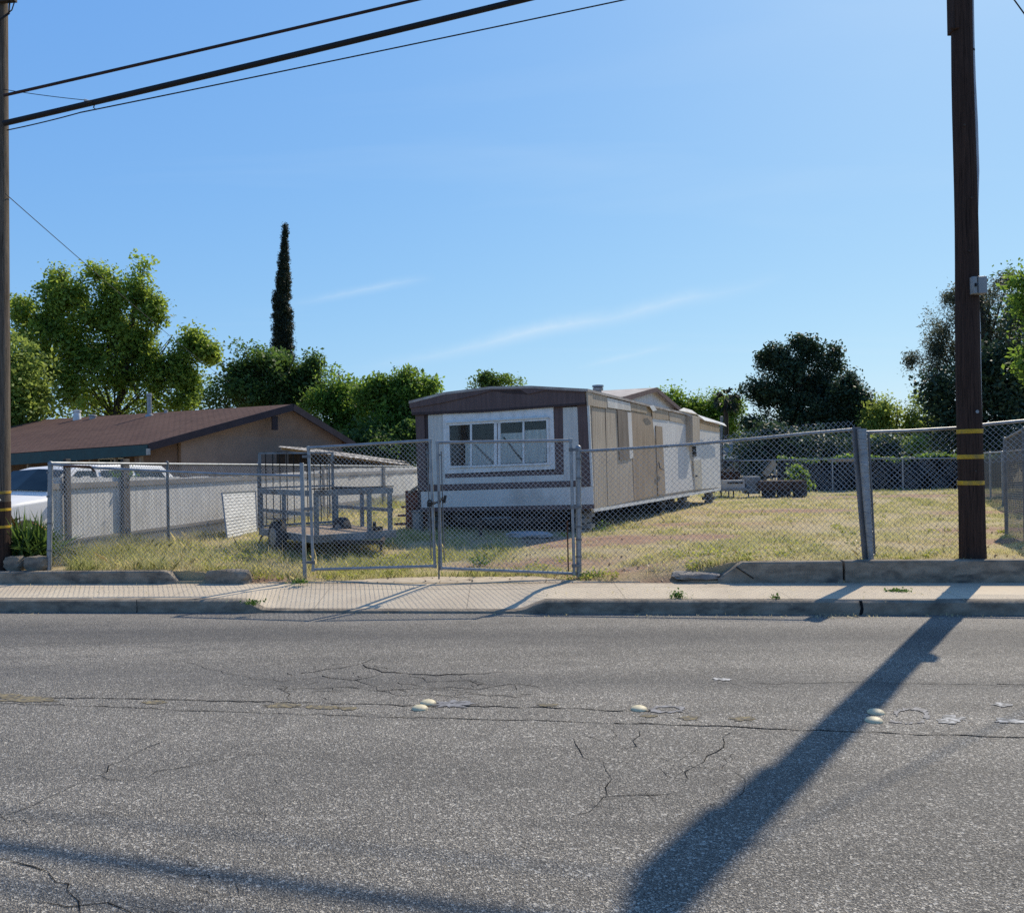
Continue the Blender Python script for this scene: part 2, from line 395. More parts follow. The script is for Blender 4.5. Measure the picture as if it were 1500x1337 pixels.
class MB:
    def __init__(self):
        self.v, self.f, self.mi, self.cur = [], [], [], 0
    def add(self, vs, fs):
        b = len(self.v)
        self.v += [Vector(p) for p in vs]
        for f in fs:
            self.f.append([i + b for i in f]); self.mi.append(self.cur)
        return self
    def box(self, c, ax, ay, az):
        c = Vector(c); ax, ay, az = Vector(ax) / 2, Vector(ay) / 2, Vector(az) / 2
        vs = [c + sx * ax + sy * ay + sz * az for sz in (-1, 1) for sy in (-1, 1) for sx in (-1, 1)]
        return self.add(vs, [(0, 2, 3, 1), (4, 5, 7, 6), (0, 1, 5, 4), (2, 6, 7, 3), (0, 4, 6, 2), (1, 3, 7, 5)])
    def bar(self, a, b, w, h, side=None):
        a, b = Vector(a), Vector(b); d = b - a
        dn = d.normalized()
        ref = Vector(side) if side is not None else (Vector((0, 0, 1)) if abs(dn.z) < .9 else Vector((1, 0, 0)))
        x = dn.cross(ref)
        if x.length < 1e-6: x = dn.cross(Vector((1, 0, 0)))
        x.normalize(); y = x.cross(dn).normalized()
        return self.box((a + b) / 2, d, x * w, y * h)
    def tube(self, pts, r, n=8, cap=True):
        pts = [Vector(p) for p in pts]
        rr = r if hasattr(r, '__len__') else [r] * len(pts)
        rings = []
        prev = None
        for i, p in enumerate(pts):
            d = (pts[min(i + 1, len(pts) - 1)] - pts[max(i - 1, 0)]).normalized()
            if prev is None:
                ref = Vector((0, 0, 1)) if abs(d.z) < .9 else Vector((1, 0, 0))
                x = d.cross(ref).normalized()
            else:
                x = (prev - d * prev.dot(d)).normalized()
            prev = x; y = d.cross(x)
            rings.append([p + (x * math.cos(2 * math.pi * k / n) + y * math.sin(2 * math.pi * k / n)) * rr[i] for k in range(n)])
        vs = [q for R_ in rings for q in R_]
        fs = [(i * n + k, i * n + (k + 1) % n, (i + 1) * n + (k + 1) % n, (i + 1) * n + k) for i in range(len(pts) - 1) for k in range(n)]
        if cap:
            fs.append(tuple(range(n - 1, -1, -1))); fs.append(tuple((len(pts) - 1) * n + k for k in range(n)))
        return self.add(vs, fs)
    def poly(self, pts, n, t, off=0.):
        """flat polygon slab: outer face at off along n, t thick"""
        n = Vector(n).normalized()
        a = [Vector(p) + n * off for p in pts]; b = [p - n * t for p in a]
        k = len(a)
        nr = sum(((a[i] - a[0]).cross(a[(i + 1) % k] - a[0]) for i in range(1, k - 1)), Vector())
        if nr.dot(n) < 0: a.reverse(); b.reverse()
        fs = [tuple(range(k)), tuple(range(2 * k - 1, k - 1, -1))]
        fs += [(i, k + i, k + (i + 1) % k, (i + 1) % k) for i in range(k)]
        return self.add(a + b, fs)
    def lathe(self, c, prof, n=16, axis=(0, 0, 1)):
        ax = Vector(axis).normalized()
        ref = Vector((1, 0, 0)) if abs(ax.x) < .9 else Vector((0, 1, 0))
        x = ax.cross(ref).normalized(); y = ax.cross(x); c = Vector(c)
        vs = [c + ax * h + (x * math.cos(2 * math.pi * k / n) + y * math.sin(2 * math.pi * k / n)) * r for r, h in prof for k in range(n)]
        fs = [(i * n + k, i * n + (k + 1) % n, (i + 1) * n + (k + 1) % n, (i + 1) * n + k) for i in range(len(prof) - 1) for k in range(n)]
        fs.append(tuple(range(n - 1, -1, -1))); fs.append(tuple((len(prof) - 1) * n + k for k in range(n)))
        return self.add(vs, fs)
    def build(self, name, mats, parent=None, loc=None, smooth=30, bevel=0., label=None):
        if not isinstance(mats, (list, tuple)): mats = [mats]
        me = bpy.data.meshes.new(name)
        if parent is not None: inv = ROOTINV[parent.name]
        else: inv = Matrix.Translation(-Vector(loc)) if loc is not None else Matrix()
        me.from_pydata([inv @ p for p in self.v], [], self.f)
        for m in mats: me.materials.append(m)
        if len(mats) > 1: me.polygons.foreach_set('material_index', self.mi)
        import bmesh
        bm = bmesh.new(); bm.from_mesh(me)
        if len(bm.faces) < 4000: bmesh.ops.recalc_face_normals(bm, faces=bm.faces)
        bm.to_mesh(me); bm.free()
        if smooth:
            me.polygons.foreach_set('use_smooth', [True] * len(me.polygons))
            me.set_sharp_from_angle(angle=math.radians(smooth))
        me.update()
        o = bpy.data.objects.new(name, me)
        COL.objects.link(o)
        if parent is not None:
            o.parent = parent; ROOTINV[o.name] = inv
        elif loc is not None: o.location = loc
        if bevel:
            b = o.modifiers.new('edge', 'BEVEL'); b.width = bevel; b.segments = 2; b.limit_method = 'ANGLE'; b.angle_limit = math.radians(40)
        if label: o['label'] = label
        return o

def np_mesh(name, verts, k, mat, tint=None, parent=None, attr='tint'):
    """verts (N*k,3) -> N separate k-gons"""
    inv = ROOTINV[parent.name] if parent is not None else Matrix()
    A = np.array(inv)
    verts = verts @ A[:3, :3].T + A[:3, 3]
    nv = len(verts); nf = nv // k
    me = bpy.data.meshes.new(name)
    me.vertices.add(nv); me.vertices.foreach_set('co', verts.astype(np.float32).ravel())
    me.loops.add(nv); me.loops.foreach_set('vertex_index', np.arange(nv, dtype=np.int32))
    me.polygons.add(nf)
    me.polygons.foreach_set('loop_start', np.arange(0, nv, k, dtype=np.int32))
    me.polygons.foreach_set('loop_total', np.full(nf, k, dtype=np.int32))
    me.materials.append(mat)
    if tint is not None:
        at = me.attributes.new(attr, 'FLOAT', 'POINT')
        at.data.foreach_set('value', np.repeat(tint, k).astype(np.float32))
    me.update(calc_edges=True)
    o = bpy.data.objects.new(name, me); COL.objects.link(o)
    if parent is not None:
        o.parent = parent; ROOTINV[o.name] = inv
    return o

def leaf_quads(pos, size, ratio=.55, upbias=.5, droop=0., outward=None):
    n = len(pos)
    a = rng.normal(size=(n, 3)); a[:, 2] = a[:, 2] * .8 - droop
    a /= np.linalg.norm(a, axis=1)[:, None]
    nn = rng.normal(size=(n, 3)); nn[:, 2] += upbias * 2
    b = np.cross(a, nn); b /= (np.linalg.norm(b, axis=1)[:, None] + 1e-6)
    s = (size * rng.uniform(.6, 1.35, size=n))[:, None]
    A = a * s * .5; B = b * s * ratio * .5
    q = np.stack([pos - A, pos + B - A * .1, pos + A, pos - B - A * .1], axis=1)
    return q.reshape(-1, 3)

def crown_points(lobes, D, thick, nclump, per, cr, shell=.6, flat=1., gap=-.01, spur=True):
    """lobes: (px, py, rx, ry[, dD]) sizes in photo pixels at distance D"""
    k = D / FOC
    base_l = list(lobes); sp = []
    for l in base_l:
        if l[2] < 9: continue
        for q_ in range(3 if l[2] > 16 else 2):
            a_ = rng.uniform(-.25, math.pi + .25); f_ = rng.uniform(.95, 1.25)
            sp.append((l[0] + l[2] * math.cos(a_) * f_, l[1] - l[3] * math.sin(a_) * f_, max(3.5, l[2] * rng.uniform(.12, .26)), max(4, l[3] * rng.uniform(.14, .34)), rng.uniform(-.5, .5)))
    lobes = base_l + (sp if spur else [])
    area = np.array([(l[2] * l[3]) ** .72 for l in lobes], float); area /= area.sum()
    pts, tint = [], []
    sd0 = rng.random() * 50
    done = 0; tries = 0
    while done < nclump and tries < nclump * 5:
        tries += 1
        i = int(rng.choice(len(lobes), p=area)); l = lobes[i]
        c = W(l[0], l[1], D) + Vector((0, l[4] if len(l) > 4 else 0, 0))
        d = rng.normal(size=3); d /= np.linalg.norm(d)
        r = (1 - shell * rng.random() ** 1.6) * (1 + .45 * mnoise.noise(Vector(d) * 1.9 + Vector((sd0 + i * 3.7, 0, 0))))
        p = np.array(c) + d * np.array((l[2] * k, l[2] * k * thick, l[3] * k)) * r
        gn_ = mnoise.noise(Vector(p) * (.32 / max(cr, .15)) + Vector((0, sd0, 0)))
        if gn_ < gap: continue
        done += 1
        m = max(4, int(per * 1.5 * rng.uniform(.5, 1.4)))
        g = np.clip(rng.normal(size=(m, 3)), -1.7, 1.7) * cr * np.array((1, 1, flat)) * rng.uniform(.6, 1.25)
        pts.append(p + g)
        t = np.clip(rng.normal(.4, .26) + .22 * d[2] + .4 * gn_, 0, 1)  # lit clumps, lighter tops and dark gaps are painted into the tint
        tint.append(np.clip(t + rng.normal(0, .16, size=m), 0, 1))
    return np.concatenate(pts), np.concatenate(tint)

def tree(name, label, lobes, D, leafmat, nclump, per=28, cr=.45, leaf=.24, thick=.9, base=None, trunk_r=.22, gz=.3, group=None, cat='tree', shell=.6, ratio=.55, droop=0., limbs=True, extra=None, flat=1., limb_r=.35, gap=-.01, spur=True):
    cxm = sum(l[0] * l[2] for l in lobes) / sum(l[2] for l in lobes)
    bpx = base if base is not None else cxm
    b = W(bpx, 700, D); b.z = gz
    o = thing(name, label, cat, b, 0, group)
    pts, t = crown_points(lobes, D, thick, nclump, per, cr, shell, flat, gap, spur)
    keep = pts[:, 2] > gz + .05
    pts, t = pts[keep], t[keep]
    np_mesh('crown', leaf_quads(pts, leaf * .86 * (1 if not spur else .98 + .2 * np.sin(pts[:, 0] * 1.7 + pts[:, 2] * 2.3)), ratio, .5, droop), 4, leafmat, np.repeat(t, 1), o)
    mb = MB()
    rnd = random.Random(int(cxm * 7))
    top = max(lobes, key=lambda l: -l[1])
    tz = W(top[0], top[1], D)
    n = 7
    path = []
    for i in range(n):
        f = i / (n - 1)
        p = b.lerp(tz, f); p.x += rnd.uniform(-.15, .15) * (0 < i < n - 1) * trunk_r * 4
        path.append(p)
    path[0].z = gz - .1
    mb.tube(path, [trunk_r * (1.15 - .95 * i / (n - 1)) for i in range(n)], 8)
    if limbs:
        for l in lobes:
            c = W(l[0], l[1], D) + Vector((0, l[4] if len(l) > 4 else 0, 0))
            for q in range(3):
                e = c + Vector((rnd.uniform(-.7, .7) * l[2], rnd.uniform(-.6, .6) * l[2], rnd.uniform(-.2, .85) * l[3])) * (D / FOC)
                st = path[rnd.randint(2, n - 3)]
                mid = st.lerp(e, .5) + Vector((rnd.uniform(-.3, .3), rnd.uniform(-.3, .3), -.1 * (e - st).length))
                mb.tube([st, mid, e], [trunk_r * limb_r, trunk_r * limb_r * .6, trunk_r * .08], 6)
    mb.build('trunk', M['bark'], o)
    return o

# ================================================================== SETTING
def grid_mesh(xs, ss, zf, name, mat, kind='structure', skirt=None):
    mb = MB(); nx, ns = len(xs), len(ss)
    vs = [ST(x, s, zf(x, s)) for s in ss for x in xs]
    fs = [(j * nx + i, j * nx + i + 1, (j + 1) * nx + i + 1, (j + 1) * nx + i) for j in range(ns - 1) for i in range(nx - 1)]
    mb.add(vs, fs)
    return mb

# far earth sheet
mb = MB(); mb.add([(-3000, -3000, -.12), (3000, -3000, -.12), (3000, 3000, -.12), (-3000, 3000, -.12)], [(0, 1, 2, 3)])
tag(mb.build('ground', M['earth'], smooth=0), kind='structure')

# road with its cracks, worn paint and glue marks in one mesh
road = MB()
road.add([ST(-250, -3.2, 0), ST(250, -3.2, 0), ST(250, 9.76, 0), ST(-250, 9.76, 0)], [(0, 1, 2, 3)])
def crack(pts, w=.012, z=.003, seg=.09, jit=.022, mat=1, seed=0):
    rnd = random.Random(seed + int(pts[0][0] * 13 + pts[0][1]))
    P = [G(x, y, z) for x, y in pts]
    out = []; w = w * (.95 if pts[0][1] < 1040 else .72)
    for a, b in zip(P[:-1], P[1:]):
        n = max(2, int((b - a).length / seg))
        d = (b - a).normalized(); sd = Vector((-d.y, d.x, 0))
        for i in range(n):
            p = a.lerp(b, i / n) + sd * rnd.gauss(0, jit)
            out.append((p, sd, w * rnd.choice((.3, .5, .7, .9, 1.0, 1.25))))
    out.append((P[-1], sd, w * .2))
    road.cur = mat
    vs, fs = [], []
    for p, sd, ww in out:
        vs += [p + sd * ww * .5, p - sd * ww * .5]
    for i in range(len(out) - 1):
        fs.append((2 * i, 2 * i + 1, 2 * i + 3, 2 * i + 2))
    road.add(vs, fs)
def blotch(px, py, rx, ry, mat, z=.004, n=22, rough=.35, hole=0., a0=0., a1=2 * math.pi, seed=1):
    c = G(px, py, z); rnd = random.Random(seed + px)
    ex = G(px + rx, py, z) - c; ey = G(px, py - ry, z) - c
    road.cur = mat
    vs, fs = [], []
    for i in range(n + 1):
        a = a0 + (a1 - a0) * i / n
        r = 1 + rnd.uniform(-rough, rough)
        d = ex * math.cos(a) + ey * math.sin(a)
        vs += [c + d * (hole * (1 + rnd.uniform(-.1, .1))), c + d * r]
    for i in range(n):
        fs.append((2 * i, 2 * i + 1, 2 * i + 3, 2 * i + 2))
    road.add(vs, fs)
crack([(-60, 1020), (190, 1023), (420, 1028), (650, 1034), (800, 1036), (935, 1041), (1010, 1044)], .013, jit=.012, seg=.07)
crack([(-60, 1028), (120, 1033), (300, 1041), (600, 1050), (900, 1058)], .009, jit=.010)
crack([(900, 1058), (1050, 1063), (1200, 1069), (1300, 1073), (1560, 1081)], .017, jit=.008)
rc_ = random.Random(5)
for k in range(26):
    x_ = rc_.uniform(395, 760); y_ = rc_.uniform(972, 1022) + (x_ - 580) * .01
    a_ = rc_.choice((rc_.uniform(-.25, .25), rc_.uniform(.6, 1.4)))
    l_ = rc_.uniform(15, 60)
    crack([(x_, y_), (x_ + l_ * .5 * math.cos(a_), y_ + 4 * math.sin(a_)), (x_ + l_ * math.cos(a_) + rc_.uniform(-8, 8), y_ + 9 * math.sin(a_))], .006, seed=k, jit=.014, seg=.06)
for k in range(16):
    x_ = rc_.uniform(830, 1080); y_ = rc_.uniform(1075, 1190); a_ = rc_.uniform(0, 3.1); l_ = rc_.uniform(15, 50)
    crack([(x_, y_), (x_ + l_ * .5 * math.cos(a_) + rc_.uniform(-5, 5), y_ + l_ * .25 * math.sin(a_)), (x_ + l_ * math.cos(a_), y_ + l_ * .5 * math.sin(a_))], .0035, seed=k + 50, jit=.012, seg=.05)
for k in range(14):
    x_ = rc_.uniform(-20, 420); y_ = rc_.uniform(1060, 1330); a_ = rc_.uniform(-.6, .8); l_ = rc_.uniform(25, 80)
    crack([(x_, y_), (x_ + l_ * .5, y_ + l_ * .3 * math.sin(a_)), (x_ + l_, y_ + l_ * .5 * math.sin(a_) + rc_.uniform(-6, 6))], .0035, seed=k + 90, jit=.014, seg=.05)
crack([(525, 974), (560, 984), (640, 989), (740, 983)], .016, jit=.02)
crack([(410, 998), (470, 990), (520, 996), (560, 987)], .011)
crack([(430, 1008), (500, 1006), (560, 1012), (620, 1006), (700, 1008), (760, 1000)], .010)
crack([(440, 985), (500, 978), (530, 972), (555, 962)], .008)
crack([(600, 990), (625, 998), (690, 996), (720, 1003)], .010)
crack([(520, 996), (545, 1006), (580, 1018), (700, 1016), (830, 1022)], .007)
crack([(350, 1000), (420, 1006), (425, 1026)], .008)
crack([(900, 1068), (890, 1085), (845, 1075)], .006)
crack([(940, 1070), (930, 1092), (888, 1116), (896, 1140), (890, 1166), (930, 1163), (1010, 1166)], .008)
crack([(888, 1116), (850, 1108), (840, 1080)], .006)
crack([(1060, 1072), (1050, 1100), (1005, 1130), (1002, 1148)], .008)
crack([(890, 1166), (865, 1190), (830, 1196)], .005)
crack([(1000, 1123), (1080, 1130), (1098, 1150), (1060, 1180)], .005)
crack([(240, 1085), (180, 1112), (140, 1138), (210, 1140), (290, 1118), (360, 1106), (420, 1110)], .007)
crack([(140, 1138), (70, 1168), (-20, 1204)], .006)
crack([(-10, 1250), (40, 1268), (90, 1288), (110, 1300), (118, 1340)], .010)
crack([(60, 1320), (150, 1325), (210, 1345)], .009)
crack([(240, 1280), (300, 1284), (335, 1292), (350, 1312)], .006)
crack([(1100, 1000), (1250, 998), (1400, 1002), (1520, 1004)], .006)
crack([(1460, 1000), (1530, 1006)], .016)
crack([(1050, 1000), (1120, 1012), (1140, 1004)], .005)
crack([(250, 965), (330, 985), (410, 998)], .005)
for px, py, rx, ry in ((40, 1024, 46, 4), (415, 1033, 26, 3), (470, 1035, 30, 3), (510, 1037, 16, 2.5), (10, 1018, 20, 3), (802, 1032, 16, 2), (1010, 1051, 15, 3), (1088, 1052, 18, 3), (950, 1048, 12, 2), (225, 1028, 20, 2)):
    blotch(px, py, rx, ry, 2, .0035)
blotch(978, 1038, 28, 5, 3, .0045, 26, .22, .62)
blotch(662, 1030, 30, 5, 3, .0045, 26, .5, .1)
blotch(1335, 1046, 27, 10, 3, .0045, 30, .18, .72, -.6, math.pi + .2)
blotch(1330, 1052, 30, 7, 3, .0045, 24, .2, .8, math.pi + .3, 2 * math.pi - .5)
blotch(1468, 1031, 14, 3, 4, .0045, 14, .5)
blotch(1395, 1053, 18, 5, 4, .0045, 18, .5)
blotch(1475, 1055, 26, 4, 4, .0045, 18, .5)
blotch(1056, 994, 14, 2, 4, .0045, 14, .5)
tag(road.build('road', [M['asphalt'], M['crack'], M['paint_old'], M['glue'], M['whitefleck']], smooth=0), kind='structure')

# near-side pavement (behind the camera)
mb = MB(); mb.box((0, -4.2, .06), (500, -60, 0), (0, 2.0, 0), (0, 0, .14))
tag(mb.build('near_pavement', M['walk'], smooth=0), kind='structure')

def xs_range(a, b, dense=.1):
    xs = list(np.arange(-9, 9.01, dense))
    return [a, -40, -20, -13] + xs + [13, 20, 40, b]
# curb : front face, top and back as one bevelled strip
xs = xs_range(-250, 250, .12)
prof = [(9.74, -.05), (9.745, 0), (9.755, .86), (9.775, .97), (9.80, 1.0), (9.905, 1.0)]
mb = MB(); n = len(prof)
vs, fs = [], []
for x in xs:
    h = curb_h(x); e = .006 * mnoise.noise(Vector((x * 3, 0, 0))) + .004 * mnoise.noise(Vector((x * 11, 5, 0)))
    if abs(x - 3.78) < .1: e -= .015
    for s, f in prof:
        z = f * h if f > 0 else f
        vs.append(ST(x, s + e + (.0 if f < .9 else .004 * mnoise.noise(Vector((x * 14, 9, 0)))), z))
for i in range(len(xs) - 1):
    for j in range(n - 1):
        fs.append((i * n + j, (i + 1) * n + j, (i + 1) * n + j + 1, i * n + j + 1))
mb.add(vs, fs)
mb.cur = 1
for xc, w in ((-4.55, .010), (3.77, .05)):
    a = ST(xc, 9.735, 0); mb.poly([a + Vector((-w / 2, 0, .0)), a + Vector((w * .3, 0, .0)), a + Vector((w / 2, 0, .06)), a + Vector((w * .2, 0, .155)), a + Vector((-w * .5, 0, .155)), a + Vector((-w * .1, 0, .08))], (0, -1, 0), .004, .004)
tag(mb.build('curb', [M['curbc'], M['dark']], smooth=40), kind='structure')

mb = grid_mesh(xs, [9.9, 10.1, 10.35, 10.6, 10.85, 11.05], lambda x, s: walk_z(x, s) - (.002 if s < 9.95 else 0), 'sidewalk', None)
tag(mb.build('sidewalk', M['walk'], smooth=60), kind='structure')

# driveway apron reaching in under the gate, ragged inner edge
def edge_s(x):
    e = 11.42 - .37 * sstep(-1.1, -2.9, x) - .37 * sstep(.2, 1.0, x)
    return max(11.04, e + .07 * mnoise.noise(Vector((x * 2.6, 1, 0))) + .05 * mnoise.noise(Vector((x * 8, 1, 0))))
dxs = list(np.arange(-3.3, 1.61, .07))
vs, fs = [], []
for x in dxs:
    e = edge_s(x)
    for k in range(5):
        s = 11.045 + (e - 11.045) * k / 4
        zz = max(lot_z(x, s - SK * x) + .012, .172)
        vs.append(ST(x, s, zz if k else .1715))
for i in range(len(dxs) - 1):
    for k in range(4):
        fs.append((i * 5 + k, (i + 1) * 5 + k, (i + 1) * 5 + k + 1, i * 5 + k + 1))
mb = MB(); mb.add(vs, fs)
tag(mb.build('driveway', M['walk'], smooth=60), kind='structure')

# the raised lot
BARE = [(W(930, 796, 15.0), 2.8, .8), (W(780, 820, 12.5), 1.3, .55), (W(860, 795, 14.3), 1.2, .35), (W(1010, 772, 18), 2.2, .6), (W(900, 838, 11.4), .9, .25), (W(1150, 745, 22), 2.5, .8), (W(1300, 728, 29), 4, 1), (W(390, 850, 11.6), .6, .22), (W(1440, 790, 13.3), 1.4, .6), (W(1460, 765, 15.5), 1.5, .6), (W(1450, 735, 20), 1.6, .8)]
def bare_at(x, y):
    v = 0
    for c, rx, ry in BARE:
        d = ((x - c.x) / rx) ** 2 + ((y - c.y) / ry) ** 2
        v = max(v, 1.05 - d * .6)
    s = y + SK * x
    v = max(v, .75 * sstep(11.45, 11.05, s) * (1 if x > 0 else .5))
    v += .45 * mnoise.noise(Vector((x * 1.3, y * 1.3, 7))) if v > 0 else 0
    return min(1, max(0, v))
lxs = [-70, -50, -35, -25, -18, -13] + list(np.arange(-10, 12.01, .25)) + [14, 17, 21, 26, 33, 45, 70]
lss = [11.0, 11.02, 11.15, 11.158] + list(np.arange(11.2, 16, .2)) + list(np.arange(16, 30, .6)) + [31, 33, 36, 40, 46, 54, 64, 80, 110]
def lotfun(x, s):
    if s < 11.01: return .16
    z = lot_z(x, s - SK * x)
    if s < 11.155 and (x > 2.05 or x < -3.95): z = min(z, .2)
    if s > 100 or abs(x) > 60: z = -.15
    return z
mb = grid_mesh(lxs, lss, lotfun, 'lot', None)
lot = mb.build('lot_ground', M['soil'], smooth=60)
at = lot.data.attributes.new('bare', 'FLOAT', 'POINT')
at.data.foreach_set('value', [bare_at(v.co.x, v.co.y) for v in lot.data.vertices])
tag(lot, kind='structure')

# grass : individual blades on the lot, one object of stuff
TR0 = W(863, 760, 16.1); TB = Vector((.415, .91, 0)).normalized(); TLF = Vector((-TB.y, TB.x, 0))
def in_home(x, y, pad=0.):
    d = Vector((x - TR0.x, y - TR0.y, 0)); a = d.dot(TB); b = d.dot(TLF)
    return -pad < a < 12.6 + pad and -pad < b < 3.75 + pad
GN = 620000
u = rng.random(GN)
S_ = 11.08 * np.exp(u ** 1.05 * math.log(37 / 11.08))
X_ = (rng.random(GN) * 2 - 1) * (S_ * .66 + .5)
gp, gt, gh = [], [], []
for x, s, r, r2 in zip(X_, S_, rng.random(GN), rng.random(GN)):
    y = s - SK * x
    if y < 8: continue
    if -3.35 < x < 1.65 and s < edge_s(x) + .02: continue
    if s < 11.17 and (x < -3.9 or x > 2.3): continue
    if in_home(x, y, -.15): continue
    if x < -6.3 and s < 11.9: continue
    if x < -7.1 + (y - 12.1) * .162 and y > 12.1: continue       # the neighbour's yard
    if ((x + 3.4) / 1.1) ** 2 + ((y - 13.6) / 1.0) ** 2 < 1 and r2 < .75: continue
    b = bare_at(x, y)
    if r < b * 1.2: continue
    n1 = mnoise.noise(Vector((x * .45, y * .3, 1.3))); n2 = mnoise.noise(Vector((x * 1.9, y * 1.5, 4.4)))
    if n2 < -.05 and r2 < .5 + min(.35, -n2): continue
    left = sstep(1.0, -1.0, x)
    green = .25 + .3 * left + .5 * n1 + .7 * n2 + .4 * sstep(22, 31, y)
    gp.append((x, y, lot_z(x, y) - .01)); gt.append(green)
    tall = .045 + .04 * left + .11 * max(0, n2) + .03 * max(0, n1)
    if x < -2.4 and y < 14.5: tall += .05
    fd_ = x - (-7.0 + (y - 12.1) * .162)
    if fd_ < 1.0: tall += (1.0 - fd_) * max(0, .12 + .4 * n1)
    gh.append(tall)
gp = np.array(gp); gt = np.clip(np.array(gt) + rng.normal(0, .2, len(gp)), 0, 1); gh = np.array(gh) * rng.uniform(.4, 1.5, len(gp))
st_ = rng.random(len(gp)) < np.where((gp[:, 0] < -.5) | (gp[:, 1] > 17), .035, .018)
gh *= .72; gh[st_] = gh[st_] * 1.5 + .05; gt[st_] = np.clip(gt[st_] * .3, 0, .25)
ang = rng.random(len(gp)) * 2 * math.pi
wd = np.where(st_, .55, 1.) * .0034 * np.maximum(1, gp[:, 1] / 12) ** 1.05
side = np.stack([np.cos(ang), np.sin(ang), 0 * ang], 1) * wd[:, None]
lean = rng.normal(0, .42, (len(gp), 3)); lean[:, 2] = 1
tip = gp + lean * gh[:, None]
midp = gp + lean * np.array((.3, .3, .6)) * gh[:, None]
tri = np.stack([gp - side, gp + side, midp + side * .7, tip, midp - side * .7], 1).reshape(-1, 3)
tag(np_mesh('dry_grass', tri, 5, M['grass'], gt), kind='stuff')

# leafy ground weeds among the grass, uncountable
wp, wt = [], []
for k in range(900):
    if k < 420: x, s = rng.uniform(-5.8, -.2), rng.uniform(11.2, 13.6)
    elif k < 520: x, s = rng.uniform(.2, 5.5), rng.uniform(11.2, 12.4)
    else:
        s = 11.3 * math.exp(rng.random() * math.log(30 / 11.3)); x = rng.uniform(-.62, .62) * s
    y = s - SK * x
    if (-3.2 < x < 1.5 and s < edge_s(x) + .03) or in_home(x, y, .1) or x < -7 + (y - 12.1) * .162 + .1: continue
    if s < 11.2 and (x < -3.9 or x > 2.2): continue
    if mnoise.noise(Vector((x * .8, y * .8, 9))) < -.02: continue
    n = int(rng.integers(14, 46)); r = rng.uniform(.03, .09); z = lot_z(x, y)
    p = rng.normal(0, 1, (n, 3)) * np.array((r, r, r * .6)); p[:, 2] = np.abs(p[:, 2]) + .01
    wp.append(p + np.array((x, y, z))); wt.append(np.clip(rng.normal(rng.uniform(.3, .9), .18, n), 0, 1))
wp = np.concatenate(wp); wt = np.concatenate(wt)
M['gweed'] = m_leaf('yellow_green_weeds', (.12, .16, .03), (.42, .44, .09), .45, (.75, .75, .16))
tag(np_mesh('ground_weeds', leaf_quads(wp, .045, .5, .7), 4, M['gweed'], wt), kind='stuff')
# small brown leaf and twig scraps
lp = []
for k in range(1500):
    s = 11.06 * math.exp(rng.random() ** 1.3 * math.log(20 / 11.06)); x = rng.uniform(-.62, .62) * s; y = s - SK * x
    if in_home(x, y, .0) or x < -6.9: continue
    if s < 11.2 and (x < -3.9 or x > 2.2): continue
    lp.append((x, y, max(lot_z(x, y), .172) + .015))
M['scrap'] = m_leaf('brown_scraps', (.1, .06, .035), (.4, .3, .18), .1)
lp = np.array(lp); tag(np_mesh('leaf_scraps', leaf_quads(lp, .06, .45, 1.5), 4, M['scrap'], rng.random(len(lp))), kind='stuff')

# ------------------------------------------------------------------ retaining kerbs and broken concrete
def low_wall(name, label, x0, x1, top0, top1, s0=11.0, s1=11.16, endl=None, endr=None, cracks=()):
    mid = ST((x0 + x1) / 2, s0, .15)
    o = thing(name, label, 'low wall', mid, -math.atan(SK))
    mb = MB(); xs_ = list(np.arange(x0, x1, .1)) + [x1]
    pr = []
    for x in xs_:
        f = (x - x0) / (x1 - x0); t = top0 + (top1 - top0) * f
        if endl and x < x0 + endl: t = .15 + (t - .15) * (.25 + .75 * (x - x0) / endl) + .02 * mnoise.noise(Vector((x * 9, 0, 1)))
        if endr and x > x1 - endr: t = .15 + (t - .15) * (.2 + .8 * (x1 - x) / endr) + .02 * mnoise.noise(Vector((x * 9, 0, 1)))
        e = .006 * mnoise.noise(Vector((x * 4, 2, 0)))
        chip = max(0, mnoise.noise(Vector((x * 5, 3, 0))) - .25) * .05
        pr.append([ST(x, s0 + e, .12), ST(x, s0 + .006 + e, t - .012 - chip), ST(x, s0 + .02 + e + chip, t + .003), ST(x, s1, t + .004), ST(x, s1, .12)])
    vs = [p for r in pr for p in r]; n = 5
    fs = [(i * n + j, (i + 1) * n + j, (i + 1) * n + (j + 1) % n, i * n + (j + 1) % n) for i in range(len(pr) - 1) for j in range(n)]
    fs += [tuple(range(n)), tuple((len(pr) - 1) * n + j for j in range(n))]
    mb.add(vs, fs)
    mb.build('wall_body', M['curbc'], o, smooth=35)
    if cracks:
        mc = MB()
        for pts in cracks:
            P = [SP_(px, py, s0 - .005) for px, py in pts]
            for a, b in zip(P[:-1], P[1:]):
                mc.bar(a, b, .012, .012)
        mc.build('crack', M['dark'], o)
    return o
XA = SP_(262, 850, 11.0).x
low_wall('low_concrete_wall', 'long low grey concrete edging wall at left with a broken right end', -14, XA, .31, .335, endr=.2)
XL = SP_(1052, 840, 11.0).x; XC = SP_(1236, 836, 11.0).x
low_wall('low_concrete_wall', 'low concrete edging wall with a diagonal crack, left of the leaning fence post', XL, XC - .012, .42, .43, endl=.3, cracks=[[(1078, 830), (1090, 838), (1104, 847)]])
low_wall('low_concrete_wall', 'low concrete edging wall that the brown utility pole stands behind', XC + .02, 14, .435, .44)
